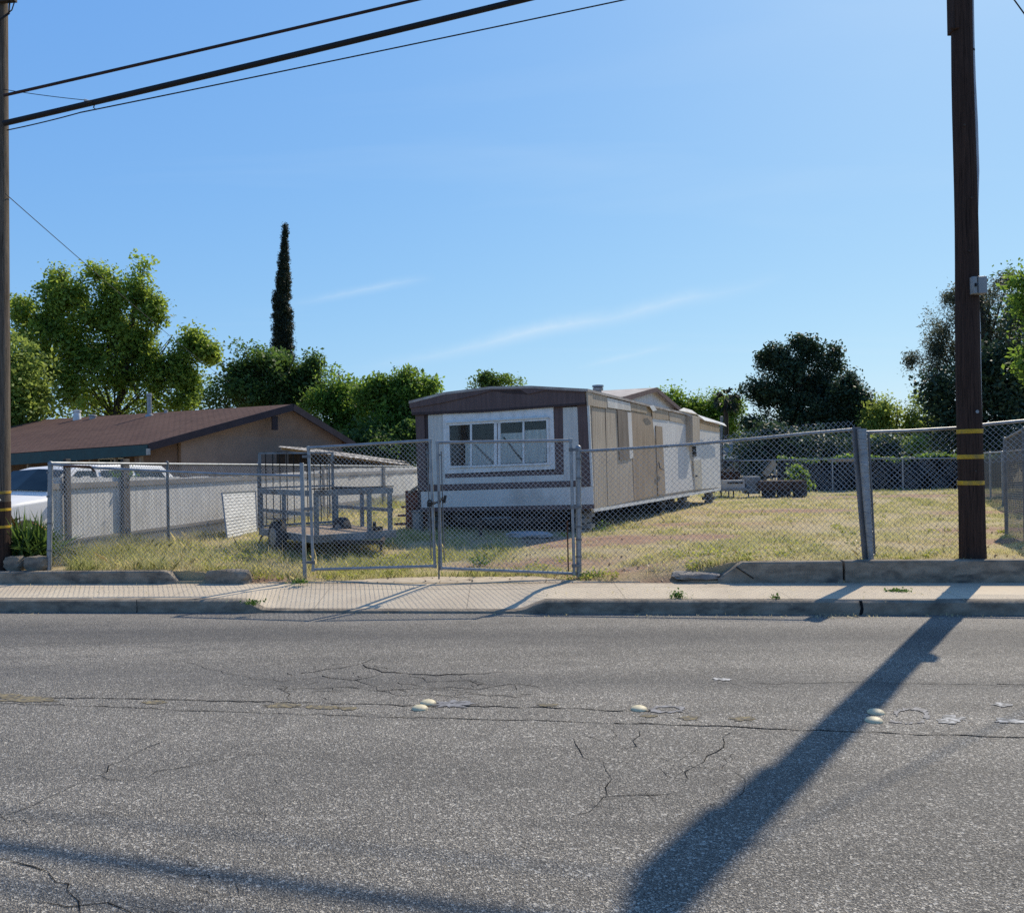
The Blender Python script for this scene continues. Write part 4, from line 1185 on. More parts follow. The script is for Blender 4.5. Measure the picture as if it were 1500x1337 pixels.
# ------------------------------------------------------------------ mobile home
NF, NS = -TB, -TLF                                 # outward normals of front and right side
PF = Vector(TR0)
def F(px, py): return onplane(px, py, PF, NF)
def S(px, py): return onplane(px, py, PF, NS)
home = thing('mobile_home', 'weathered brown and white single-wide mobile home on block piers', 'mobile home', (TR0.x, TR0.y, .36), math.atan2(TB.y, TB.x))
def fpoly(name, pts, mat, t=.02, off=.02, parent=home, bevel=0., label=None):
    mb = MB(); mb.poly([F(*p) for p in pts], NF, t, off); return mb.build(name, M[mat], parent, bevel=bevel, label=label, smooth=0)
def spoly(name, pts, mat, t=.02, off=.02, parent=home, bevel=0., label=None):
    mb = MB(); mb.poly([S(*p) for p in pts], NS, t, off); return mb.build(name, M[mat], parent, bevel=bevel, label=label, smooth=0)
front = fpoly('front_wall', [(613, 748), (869, 744), (859, 585), (608, 600)], 'mh_dark', .08, 0)
# front panels and trims
fpoly('corner_trim', [(609, 604), (622, 603.5), (625, 718), (613, 719)], 'mh_brown', .03, .022)
fpoly('siding_panel', [(627.5, 608), (649.5, 606.5), (653, 706), (629.5, 709)], 'mh_white', .02, .016)
fpoly('siding_panel', [(825, 597), (846, 596), (850, 700), (826.5, 703)], 'mh_white', .02, .016)
fpoly('corner_trim', [(846, 590), (860.5, 589), (869, 712), (851.5, 713.5)], 'mh_brown', .03, .022)
fpoly('corner_bead', [(860.6, 594), (863.8, 594), (869.6, 712), (866.4, 712)], 'mh_flat', .03, .03)
fpoly('trim_band', [(652, 695.5), (826, 689.5), (826, 694), (652, 700)], 'mh_brown', .02, .012)
fpoly('trim_band', [(811.5, 595), (826, 594), (827, 689), (814.5, 690)], 'mh_brown', .02, .01)
fpoly('siding_panel', [(652, 700.3), (851, 694.3), (851.5, 703.5), (629.5, 710)], 'mh_flat', .02, .014)
fpoly('belt_trim', [(625, 710.5), (852, 703.5), (868.6, 711), (853, 712), (625, 718.5)], 'mh_brown', .03, .026)
fpoly('lower_panel', [(617, 720), (869, 712), (870, 738.5), (618, 743.5)], 'mh_flat', .02, .016)
fpoly('bottom_trim', [(617, 744), (870, 739), (870.5, 745), (618, 749.5)], 'mh_brown', .03, .02)
fas = fpoly('gable_fascia', [(605, 606), (714, 601.5), (859, 591.5), (857.5, 571), (782, 566.5), (721, 567.5), (652, 576), (603, 588)], 'mh_brown', .05, .06)
mb = MB(); pts = [(602, 587.2), (652, 575.2), (721, 566.7), (782, 565.7), (858.5, 570.2), (858.8, 575), (800, 572.5), (776, 577.5), (765, 571.5), (724, 572), (700, 579), (652, 590), (603.5, 598)]
mb.poly([F(*p) for p in pts], NF, .03, .085); mb.build('fascia_board', M['mh_brown'], home, smooth=0)
fpoly('torn_strip', [(724, 572.6), (764, 572), (775, 578), (745, 576.5)], 'mh_dark', .01, .066)
fpoly('soffit_trim', [(606, 604.5), (714, 600), (859, 590), (859, 593), (714, 603.8), (606, 608.2)], 'mh_dark', .03, .068)
# window
surround = [(649.5, 604), (811, 595.5), (814, 687), (652.5, 694)]
win = fpoly('window', surround, 'white_trim', .03, .03)
def hole_frame(name, o_, i_, mat, t, off, parent):
    mb = MB(); n = len(o_)
    for k in range(n):
        mb.poly([F(*o_[k]), F(*o_[(k + 1) % n]), F(*i_[(k + 1) % n]), F(*i_[k])], NF, t, off)
    return mb.build(name, M[mat], parent, smooth=0)
hole_frame('frame', [(657, 620.5), (805, 612.5), (806, 680.5), (659.5, 685.5)], [(660, 623.5), (802, 616), (803, 677.5), (662, 682.5)], 'white_trim', .03, .065, win)
fpoly('drip_cap', [(655, 619), (659, 618.5), (805, 610.5), (806, 612.5), (656, 620.6)], 'mh_flat', .05, .085, win)
def quad(x0, x1, ya, yb):       # on the tilted window: y given at x=660, falls toward the right
    sl = -.052
    return [(x0, ya + sl * (x0 - 660)), (x1, ya + sl * (x1 - 660)), (x1, yb + sl * .75 * (x1 - 660)), (x0, yb + sl * .75 * (x0 - 660))]
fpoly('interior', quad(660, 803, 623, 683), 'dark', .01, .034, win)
for k, q in enumerate((quad(690, 725, 650, 682), quad(735, 767, 639, 682), quad(769, 801, 636, 682), quad(683, 690, 648, 682))):
    fpoly('curtain', q, 'curtain', .004, .039, win)
fpoly('diagonal_bar', [(695, 651), (698, 651), (726, 678), (724, 680)], 'dark', .003, .0435, win)  # dark diagonal strips across the curtains
fpoly('diagonal_bar', [(737, 640), (740, 640), (768, 674), (766, 676)], 'dark', .003, .0435, win)
for q in (quad(661, 690.5, 624, 682.5), quad(693.5, 725.5, 624, 682.5), quad(735, 767, 624, 682.5), quad(770, 802, 624, 682.5)):
    fpoly('pane', q, 'pane', .003, .05, win)
for x0, x1 in ((690.5, 693.2), (767.2, 769.8)): fpoly('mullion', quad(x0, x1, 623.5, 682.8), 'white_trim', .02, .062, win)
fpoly('centre_jamb', quad(725.5, 735, 622, 684), 'white_trim', .03, .06, win)
fpoly('meeting_rail', quad(730, 731, 622, 684), 'mh_brown', .006, .063, win)
# right side wall, panel by panel
side = spoly('side_wall', [(866, 746), (1054, 714), (1053, 622), (990, 604), (922, 590), (859, 573)], 'side_beige', .08, 0)
spoly('siding_panel', [(866.5, 597), (885, 600), (889, 741), (870, 745)], 'side_beige', .02, .012)
spoly('siding_panel', [(885.8, 598), (922, 604), (927.5, 732.5), (889.6, 741)], 'side_beige', .02, .017)
spoly('siding_panel', [(922, 602), (954, 610.5), (969, 724), (928, 732.5)], 'side_brown', .025, .022)
spoly('siding_panel', [(954.5, 611.5), (1003.5, 621), (1015.5, 717), (970, 724)], 'side_white', .02, .014)
spoly('siding_panel', [(1014.5, 626), (1053, 625), (1055, 714), (1016, 717)], 'side_white', .02, .018)
spoly('fascia_strip', [(858, 573.5), (864.5, 575.5), (866, 594.5), (859, 594)], 'side_beige', .03, .04)
spoly('fascia_strip', [(865, 575.8), (886.5, 581), (887.5, 598), (866.5, 595)], 'side_beige', .02, .03)
spoly('fascia_strip', [(887, 582.5), (921, 590.5), (922, 602), (888, 597)], 'mh_flat', .02, .036, label='torn pale fascia strip')
spoly('fascia_strip', [(922.5, 590), (945, 595.5), (946, 605.5), (923, 601.5)], 'side_tan', .02, .03)
spoly('fascia_strip', [(953, 596.5), (977, 602.5), (978, 615.5), (954.5, 612.5)], 'side_tan', .02, .03)
spoly('fascia_strip', [(978.5, 603), (1003, 609.5), (1003.5, 621), (979.5, 616)], 'side_beige', .02, .026)
spoly('fascia_strip', [(1014, 611), (1051, 622.5), (1053, 633), (1014.5, 627)], 'side_tan', .02, .03)
mb = MB(); p = [(946, 595), (952, 594), (957, 601), (951, 602.5)]; mb.poly([S(*q) for q in p], NS, .01, .09); mb.build('lamp_shade', M['white_paint'], home)
spoly('boarded_window', [(902, 599.5), (917, 603.5), (920.5, 672), (905.5, 673.5)], 'board', .02, .035)
spoly('window_board', [(917.3, 603.5), (923, 604.5), (926, 671), (920.8, 672)], 'side_white', .02, .028)
dr = spoly('door', [(958.5, 623.5), (968, 625), (973, 722.5), (962, 725)], 'side_brown', .03, .036, label='brown boarded door')
mb = MB(); mb.tube([S(962, 677) + NS * .05, S(962, 686) + NS * .08, S(968, 688) + NS * .08], .012, 6); mb.build('handle', M['steel_dark'], dr)
dw = spoly('side_window', [(1013.5, 654), (1018, 653), (1019, 668), (1014.5, 669)], 'dark', .02, .03)
d2 = spoly('door', [(1014, 674), (1025.5, 673), (1027, 714.5), (1017, 717)], 'door_yel', .03, .034, label='small pale yellowish door')
mb = MB(); mb.lathe(S(1017, 697) + NS * .034, [(.03, 0), (.025, .03), (.03, .05), (.0, .07)], 10, NS); mb.build('handle', M['steel_dark'], d2)
a, b, c, d = S(1003.5, 609), S(1014.5, 611), S(1015, 651), S(1004.5, 650)
mb = MB(); mb.poly([a, b, c, d], NS, .25, .2); mb.build('duct', M['side_beige'], home, bevel=.01)
mb = MB(); mb.poly([S(868, 745.5), S(1055, 714.5), S(1055, 718), S(869, 750)], NS, .06, .02); mb.build('sill_beam', M['white_paint'], home)
# far walls
LEN_H = (S(1053.5, 700) - Vector((TR0.x, TR0.y, 0))).dot(TB); WID = (F(608, 700) - Vector((TR0.x, TR0.y, 0))).dot(TLF)
base = Vector((TR0.x, TR0.y, 0))
def H(a, b, z): return base + TB * a + TLF * b + Vector((0, 0, z))
zb_, zt_ = .84, 2.86
mb = MB(); mb.box(H(LEN_H / 2, WID - .04, (zb_ + zt_) / 2), TB * (LEN_H - .2), TLF * .07, (0, 0, zt_ - zb_)); mb.build('side_wall', M['mh_white'], home)
mb = MB(); mb.box(H(LEN_H - .05, WID / 2, (zb_ + 2.6) / 2), TB * .08, TLF * (WID - .2), (0, 0, 2.6 - zb_)); mb.build('rear_wall', M['mh_white'], home)
mb = MB(); mb.box(H(LEN_H / 2, WID / 2, .8), TB * (LEN_H - .15), TLF * (WID - .1), (0, 0, .1))
for bb in (.9, WID - .9): mb.box(H(LEN_H / 2, bb, .66), TB * (LEN_H - .2), TLF * .1, (0, 0, .17))
mb.build('chassis', M['steel_dark'], home)
mb = MB(); mb.box(H(.75, WID / 2, .55), TB * .03, TLF * (WID - .3), (0, 0, .5)); mb.build('shade_board', M['dark'], home)  # added black board standing in for the shade under the floor
# roof sheet lofted front to back
fr = [F(*p) + NF * .09 for p in ((602, 588), (652, 575), (721, 566.5), (781, 565.5), (859, 570.2))]
ends = []
sd = [(0, S(859, 570.5).z), (.36, S(922, 588).z), (.6, S(990, 602.5).z), (1, S(1053, 621).z)]
rows = []
for k in range(13):
    f = k / 12
    for (f0, z0), (f1, z1) in zip(sd[:-1], sd[1:]):
        if f0 <= f <= f1: zz = z0 + (z1 - z0) * (f - f0) / (f1 - f0); break
    dz = zz - sd[0][1]
    w = .012 * math.sin(k * 2.1)
    rows.append([p + TB * (f * (LEN_H + .25)) + Vector((0, 0, dz + w * (i % 2))) - TLF * (.06 if i == 4 else 0) for i, p in enumerate(fr)])
mb = MB(); vs = [p for r in rows for p in r]; vs += [p - Vector((0, 0, .05)) for p in vs]
nr = len(rows) * 5
fs = []
for i in range(12):
    for j in range(4):
        q = (i * 5 + j, i * 5 + j + 1, (i + 1) * 5 + j + 1, (i + 1) * 5 + j); fs += [q, tuple(nr + t for t in reversed(q))]
    for j in (0, 4):
        q = (i * 5 + j, (i + 1) * 5 + j, nr + (i + 1) * 5 + j, nr + i * 5 + j); fs.append(q)
for j in range(4):
    for i in (0, 12): fs.append((i * 5 + j, i * 5 + j + 1, nr + i * 5 + j + 1, nr + i * 5 + j))
mb.add(vs, fs); roof = mb.build('roof', M['mh_roof'], home, smooth=40)
# roof edge cap lifted near the back
mb = MB(); q = [S(1014, 608) + NS * .12, S(1053, 621) + NS * .16, S(1055, 625.5) + NS * .2, S(1040, 620.5) + NS * .22, S(1022, 617) + NS * .2]
mb.poly(q, (NS + Vector((0, 0, 1))), .012, .02)
mb.build('loose_flashing', M['white_paint'], roof)
mb = MB(); q = [S(992, 602) + NS * .02, S(1000, 598), S(1012, 601.5), S(1015, 607.5) + NS * .1]; mb.poly(q, (NS + Vector((0, 0, .6))), .05, .03); mb.build('loose_flashing', M['mh_flat'], roof)
# gabled roof over the middle
gp0 = PF - NS * .35
def S2(px, py): return onplane(px, py, gp0, NS)
ga, gk, gc = S2(905, 585), S2(954, 571), S2(996, 606)
mb = MB(); mb.poly([ga, gk, gc, S2(950, 612)], NS, .04, 0); gab = mb.build('raised_gable', M['side_white'], home, smooth=0)
back = TLF * 3.0
mb = MB()
for a, b in ((ga, gk), (gk, gc)):
    a2, b2 = a + NS * .12, b + NS * .12
    d = (b - a).normalized(); nrm = d.cross(back).normalized(); nrm = nrm if nrm.z > 0 else -nrm
    mb.poly([a2, b2, b2 + back, a2 + back], nrm, .05, .05)
mb.build('gable_roof', M['mh_roof'], gab, smooth=0)
mb = MB()
for a, b in ((ga, gk), (gk, gc)): mb.bar(a + NS * .14, b + NS * .14, .03, .11)
mb.build('barge_board', M['mh_brown'], gab)
# vent cap on the roof
c = W(876, 574, 18.2)
mb = MB(); mb.lathe(c - Vector((0, 0, .12)), [(.075, 0), (.075, .14), (.11, .15), (.115, .2), (.09, .21), (.125, .225), (.12, .262), (.03, .275)], 14); mb.build('roof_vent', M['galv'], home, smooth=40)
# hitch
mb = MB(); zc = .62
hx = [H(0, .9, zc), H(0, WID - .9, zc), H(-.85, WID / 2 - .1, zc)]
mb.bar(hx[0], hx[2], .07, .1); mb.bar(hx[1], hx[2], .07, .1); mb.bar(H(-.3, 1.3, zc + .005), H(-.3, WID - 1.3, zc + .005), .06, .06)
mb.bar(hx[2], hx[2] + TB * -.22, .08, .09); mb.lathe(hx[2] - TB * .15 - Vector((0, 0, .25)), [(.03, 0), (.03, .34)], 10)
mb.build('hitch', M['steel_dark'], home)
mb = MB(); a, b = F(695, 763) + NF * .3, F(771, 761) + NF * .3
mb.bar(a, b, .05, .07); mb.bar(F(716, 758) + NF * .32, F(758, 757) + NF * .32, .06, .05)
for k in range(10): t = F(718 + k * 4.2, 759) + NF * .35; mb.box(t, TLF * .03, TB * .03, (0, 0, .05))
mb.build('bumper_step', M['galv_dull'], home)
# axles and wheels under the home
for a in (6.6, 7.5):
    mb = MB(); mb.tube([H(a, .35, .62), H(a, WID - .35, .62)], .05, 8); ax = mb.build('axle', M['steel_dark'], home)
    for b in (.35, WID - .35):
        mb = MB(); mb.lathe(H(a, b, .62) - TLF * .09, [(.12, 0), (.24, .0), (.28, .03), (.285, .09), (.28, .15), (.24, .18), (.12, .18)], 18, TLF); mb.build('wheel', M['rubber'], ax, smooth=40)
# block piers : separate stacks
def pier(label, a, b, rot=0., n=4, mat='block'):
    loc = H(a, b, .3)
    loc.z = lot_z(loc.x, loc.y) - .03
    o = thing('block_pier', label, 'block pier', loc, math.atan2(TB.y, TB.x) + rot, 'concrete block piers under the mobile home')
    h = (.76 - loc.z) / n
    for k in range(n):
        mb = MB(); c = loc + Vector((0, 0, h * (k + .5)))
        ln, wd_ = (TB, TLF) if k % 2 == 0 else (TLF, TB)
        # hollow block: two rails and three webs
        for sgn in (-1, 1): mb.box(c + wd_ * .08 * sgn, ln * .39, wd_ * .035, (0, 0, h - .012))
        for sgn in (-1, 0, 1): mb.box(c + ln * .177 * sgn, ln * .033, wd_ * .124, (0, 0, h - .014))
        mb.build('block', M[mat], o)
    return o
pier('concrete block pier under the front right corner of the mobile home', .3, .22)
pier('concrete block pier under the far rear right corner of the mobile home', LEN_H - .5, .25)
pier('concrete block pier half way along the mobile home, near its wheels', 8.8, .3)
pier('dark block pier under the front left corner of the mobile home', .35, WID - .3, n=4)
# stub post and red-brown steps left of the home
c = F(615.5, 765) + NF * .1
o = thing('concrete_stub', 'pale short concrete post at the left front foot of the mobile home', 'post', (c.x, c.y, .33), math.atan2(TB.y, TB.x))
mb = MB(); mb.box((c.x, c.y, .53), TB * .16, TLF * .16, (0, 0, .44)); mb.build('body', M['concrete'], o, bevel=.012)
mb = MB(); mb.box((c.x, c.y, .765), TB * .19, TLF * .19, (0, 0, .03)); mb.build('cap', M['concrete'], o, bevel=.008)
c = W(608, 745, 18.2)
o = thing('wooden_steps', 'red-brown slatted wooden steps against the left side of mobile home', 'steps', (c.x, c.y, .33), math.atan2(TB.y, TB.x))
mb = MB()
for k in range(5): mb.box((c.x, c.y, .33 + .36) , TB * .0 + TLF * .02, TB * .02, (0, 0, .0)) if 0 else None
for k in range(4):
    p = c + TB * (.18 * k - .1); mb.box((p.x, p.y, .33 + .42), TB * .09, TLF * .3, (0, 0, .84))
mb.build('slat_side', M['redwood'], o, bevel=.006)
mb = MB(); pa_, pb_ = W(599, 722, 18.1), W(615, 711, 18.1)
mb.bar(pa_, pb_ , .4, .05, (0, 0, 1)); mb.build('top_board', M['plywood'], o)
mb = MB()
for k in range(3): p = c - TB * (.18 + .14 * k); mb.box((p.x, p.y, .33 + .5 - .17 * k), TB * .22, TLF * .34, (0, 0, .04))
mb.build('tread', M['redwood'], o)

# ------------------------------------------------------------------ flatbed utility trailer
TN = Vector((-3.08, 13.15, 0)); TLv = Vector((-.6, .8, 0)); TWv = Vector((.8, .6, 0)); TLN, TWD = 2.25, 1.42
def T(l, w, z): return TN + TLv * l + TWv * w + Vector((0, 0, z))
tr = thing('flatbed_trailer', 'small grey flatbed utility trailer with tall barred tailgate and wooden deck', 'trailer', (T(1.1, .7, .36)), math.atan2(TLv.y, TLv.x))
mb = MB()
for k in range(8):
    w0 = TWD * (k + .5) / 8; mb.box(T(TLN / 2, w0, .635), TLv * (TLN - .06), TWv * (TWD / 8 - .008), (0, 0, .04))
mb.build('deck', M['plywood'], tr)
mb = MB()
mb.box(T(0, TWD / 2, .60), TLv * .06, TWv * TWD, (0, 0, .12)); mb.box(T(TLN, TWD / 2, .60), TLv * .06, TWv * TWD, (0, 0, .12))
mb.box(T(TLN / 2, 0, .60), TLv * TLN, TWv * .055, (0, 0, .115)); mb.box(T(TLN / 2, TWD, .60), TLv * TLN, TWv * .055, (0, 0, .115))
mb.build('chassis', M['utilgrey'], tr)
def railset(p0, p1, name, mid=True, posts=(0, .5, 1), mids=.32):
    mb = MB(); z0, z1 = .66, 1.36
    a0, a1 = Vector(p0), Vector(p1); d = (a1 - a0)
    mb.box((a0 + a1) / 2 + Vector((0, 0, z1 - .055)), d, d.cross(Vector((0, 0, 1))).normalized() * .035, (0, 0, .09))
    if mid: mb.box((a0 + a1) / 2 + Vector((0, 0, z0 + mids)), d, d.cross(Vector((0, 0, 1))).normalized() * .03, (0, 0, .06))
    for f in posts: mb.box(a0.lerp(a1, f) + Vector((0, 0, (z0 + z1) / 2 - .05)), d.normalized() * .065, d.cross(Vector((0, 0, 1))).normalized() * .05, (0, 0, z1 - z0 - .02))
    return mb.build(name, M['utilgrey'], tr)
railset(T(.03, .04, 0), T(.03, TWD - .04, 0), 'end_rail', False, (0.02, .7, .98))
railset(T(.06, .0, 0), T(TLN, .0, 0), 'side_rail', True, (.5, .97))
railset(T(.06, TWD, 0), T(TLN, TWD, 0), 'side_rail', True, (.5, .97))
mb = MB(); mb.box(T(.03, TWD / 2, 1.372), TLv * .05, TWv * TWD, (0, 0, .018)); mb.build('rail_cap', M['dark'], tr)
gt_ = []
mb = MB()
for w0 in (.02, TWD - .02): mb.box(T(TLN + .03, w0, 1.32), TLv * .035, TWv * .04, (0, 0, 1.32))
mb.box(T(TLN + .03, TWD / 2, 1.97), TLv * .04, TWv * TWD, (0, 0, .03)); mb.box(T(TLN + .03, TWD / 2, .69), TLv * .04, TWv * TWD, (0, 0, .04)); mb.box(T(TLN + .03, TWD / 2, 1.36), TLv * .03, TWv * TWD, (0, 0, .03))
tg = mb.build('tailgate', M['utilgrey'], tr)
mb = MB()
for k in range(1, 11): mb.box(T(TLN + .03, TWD * k / 11, 1.33), TLv * .012, TWv * .012, (0, 0, 1.26))
mb.build('bars', M['dark'], tg)
for w0, nm in ((-.13, 0), (TWD * .72, 1)):
    cz = .34 + .25; c = T(1.15, w0, cz)
    mb = MB(); mb.lathe(c - TWv * .075, [(.12, .01), (.2, .0), (.25, .02), (.256, .085), (.25, .15), (.2, .17), (.12, .16)], 20, TWv); wh = mb.build('wheel', M['rubber'], tr, smooth=40)
    mb = MB(); mb.lathe(c - TWv * .085, [(.02, 0), (.14, .008), (.15, .03)], 16, TWv); mb.build('rim', M['galv'], wh)
mb = MB()
for k in range(7):
    a = math.pi * k / 6; pass
mb.box(T(1.15, -.12, .87), TLv * .5, TWv * .18, (0, 0, .015)); mb.build('mudguard', M['steel_dark'], tr)
mb = MB(); mb.tube([T(1.15, -.13, .56), T(1.15, TWD * .72, .56)], .025, 8); mb.build('axle', M['steel_dark'], tr)
mb = MB(); mb.bar(T(.0, .3, .54), T(-.3, TWD * .72, .5), .05, .06); mb.bar(T(0, TWD - .2, .54), T(-.3, TWD * .72, .5), .05, .06); mb.tube([T(-.25, TWD * .72, .5), T(-.27, TWD * .72, .36)], .02, 8); mb.build('drawbar', M['steel_dark'], tr)
mb = MB(); mb.box(T(.0, TWD * .78, .7), TLv * .1, TWv * .14, (0, 0, .06)); mb.lathe(T(.0, TWD * .74, .73), [(.03, 0), (.03, .08)], 8); mb.build('winch', M['steel_dark'], tr)

# ------------------------------------------------------------------ house on the left
A, A2 = W(217, 650, 30), W(-90, 671, 36.5)
Bk, B2 = W(429, 592, 34), None
B2 = onplane(-90, 624, A, (A - A2).cross(Bk - A2).normalized())
Ck = W(519, 648, 37); C2 = Ck + (B2 - Bk)
rd = (A - A2); rd.z = 0; rd.normalize()
house = thing('house', 'low tan stucco house with brown shingle gable roof and teal fascia', 'house', (A.x, A.y, .3), math.atan2(rd.y, rd.x))
mb = MB(); nu = (A - A2).cross(Bk - A2).normalized(); nu = nu if nu.z > 0 else -nu
mb.poly([A, A2, B2, Bk], nu, .1, 0); hr = mb.build('roof', M['shingle'], house, smooth=0)
mb = MB(); nu2 = (Ck - Bk).cross(C2 - Bk).normalized(); nu2 = nu2 if nu2.z > 0 else -nu2
mb.poly([Bk, Ck, C2, B2], nu2, .1, -.002); mb.build('roof', M['shingle'], house, smooth=0)
gn = (Ck - A); gn.z = 0; gn = Vector((gn.y, -gn.x, 0)).normalized(); gn = gn if gn.y < 0 else -gn
mb = MB()
for a, b in ((A, Bk), (Bk, Ck)):
    mb.bar(a + gn * .03 - Vector((0, 0, .12)), b + gn * .03 - Vector((0, 0, .12)), .05, .26)
mb.build('barge_board', M['fascia_dk'], house)
fn = Vector((rd.y, -rd.x, 0)); fn = fn if fn.y < 0 else -fn
mb = MB(); mb.poly([A + Vector((0, 0, -.03)), A2 + Vector((0, 0, -.03)), A2 + Vector((0, 0, -.52)), A + Vector((0, 0, -.4))], fn, .06, .03); mb.build('fascia', M['teal'], house, smooth=0)
mb = MB(); mb.box(A + Vector((.02, -.05, -.28)), rd * .1, fn * .1, (0, 0, .22)); mb.build('downspout', M['box_grey'], house)
ins = -gn * .45
wl = A.lerp(Ck, .28) ; 
def roofz(t):     # barge height along the gable by pixel abscissa
    return None
gA = W(272, 634.5, 30.9); gC = W(508, 645, 36.6); gB = W(429, 597, 34)
mb = MB(); mb.poly([Vector((gA.x, gA.y, .25)), gA, gB, gC, Vector((gC.x, gC.y, .25))], gn, .2, -.35); gw = mb.build('gable_wall', M['stucco'], house, smooth=0)
mb = MB(); c = W(409.5, 619, 33.3); d = (gC - gA); d.z = 0; d.normalize()
mb.box(c + gn * -.33 + Vector((0, 0, 0)), d * .26, gn * .06, (0, 0, .55)); vt = mb.build('gable_vent', M['fascia_dk'], house)
mb = MB()
for k in range(6): mb.box(c + gn * -.285 + Vector((0, 0, -.22 + .088 * k)), d * .23, gn * .03, (0, 0, .03))
mb.build('louvre', M['fascia_dk'], vt)
# recessed porch wall and front wall
fw0 = gA - gn * .1; fw = Vector((fw0.x, fw0.y, 0))
mb = MB(); bk_ = -fn * 2.2
a_ = Vector((A.x, A.y, 0)) - rd * .3
mb.poly([fw.lerp(a_, 0) + Vector((0, 0, .25)), fw + Vector((0, 0, 2.95)), Vector((A.x, A.y, 2.45)) - gn * .4, Vector((A.x, A.y, .25)) - gn * .4], gn, .12, -.5); mb.build('porch_wall', M['stucco_shaded'], house, smooth=0)
p0 = Vector((A.x, A.y, 0)) - fn * 1.6 - rd * .2; p1 = Vector((A2.x, A2.y, 0)) - fn * 1.6
mb = MB(); mb.poly([p0 + Vector((0, 0, .25)), p1 + Vector((0, 0, .25)), p1 + Vector((0, 0, 2.7)), p0 + Vector((0, 0, 2.7))], fn, .15, 0); mb.build('front_wall', M['stucco_shaded'], house, smooth=0)
for k, f in enumerate((.1, .3, .52)):
    c = p0.lerp(p1, f) + Vector((0, 0, 1.6)) + fn * .01
    mb = MB(); mb.box(c, rd * 1.5, fn * .05, (0, 0, 1.1)); wn = mb.build('window', M['carglass'], house)
    mb = MB()
    for e in (-.75, 0, .75): mb.box(c + rd * e + fn * .03, rd * .06, fn * .04, (0, 0, 1.16))
    for z in (-.57, .57): mb.box(c + fn * .03 + Vector((0, 0, z)), rd * 1.56, fn * .04, (0, 0, .06))
    mb.build('frame', M['white_trim'], wn)
for px in (22, 51, 139, 172, 204):
    f = (px - 217) / (-90 - 217); c = A.lerp(A2, f) - fn * .15
    mb = MB(); mb.box((c.x, c.y, 1.2), rd * .1, fn * .1, (0, 0, 2.0)); mb.build('porch_post', M['plywood'], house)
def onroof(px, py):
    return onplane(px, py, A, nu)
def vent(px, py, prof, mat, name='roof_vent'):
    c = onroof(px, py); mb = MB(); mb.lathe(c, prof, 14); mb.build(name, M[mat], house, smooth=40)
vent(113, 614.5, [(.21, -.15), (.2, .0), (.17, .28), (.15, .36), (.2, .38), (.2, .46), (.05, .48)], 'white_paint')
vent(219, 609, [(.2, -.08), (.17, .05), (.1, .08), (.1, .88), (.13, .9), (.13, 1.0), (.1, 1.02)], 'galv', 'flue_pipe')
vent(136, 613, [(.16, -.1), (.16, .1), (.2, .12), (.18, .18), (.02, .2)], 'pale_slab')
vent(243, 604.5, [(.08, -.1), (.08, .12), (.1, .13), (.02, .15)], 'pale_slab')
# lean-to cover beside the house
o = thing('lean_to_roof', 'sagging corrugated metal lean-to roof on posts behind the board fence', 'lean-to', W(500, 690, 33))
mb = MB()
def sheet(a, b, c, d, n=22, amp=.02):
    a, b, c, d = map(Vector, (a, b, c, d)); vs, fs = [], []
    up = (b - a).cross(d - a).normalized()
    for i in range(n + 1):
        f = i / n; o_ = up * amp * math.sin(i * math.pi)
        vs += [a.lerp(d, f) + up * (amp if i % 2 else -amp), b.lerp(c, f) + up * (amp if i % 2 else -amp)]
    for i in range(n): fs.append((2 * i, 2 * i + 1, 2 * i + 3, 2 * i + 2))
    mb.add(vs, fs)
sheet(W(408, 653.5, 31), W(516, 669.5, 33), W(598, 676.5, 38.5), W(470, 658, 36))
sheet(W(516, 669, 33), W(588, 679.5, 35.5), W(604, 681, 40), W(560, 673, 37.5), 14)
M['old_tin'] = m_simple('weathered_tin', (.42, .41, .4), (.06, .055, .055), 3, .6, .2, .3, stretch=(3, .4, 1), contrast=(.42, .6))
mb.build('metal_sheet', M['old_tin'], o, smooth=0)
mb = MB(); mb.bar(W(412, 656.5, 31.3), W(585, 681, 35.7), .06, .1); mb.bar(W(470, 661, 35.8), W(600, 680, 39), .06, .1); mb.build('rafter', M['tan_wood'], o)
for px, D in ((420, 31.4), (482, 32.6), (570, 35.3), (590, 38)):
    p = W(px, 660 + (px - 410) * .11, D); mb = MB(); mb.bar((p.x, p.y, .3), p, .1, .1); mb.build('post', M['fence_post'], o)
mb = MB(); p, q = W(405, 661, 32.0), W(575, 677, 36.2); mb.poly([Vector((p.x, p.y, .3)), Vector((q.x, q.y, .3)), q, p], (0, -1, 0), .1, 0); mb.build('shade_backing', M['steel_dark'], o)  # dark backing that puts the shade beneath the tin roof into colour

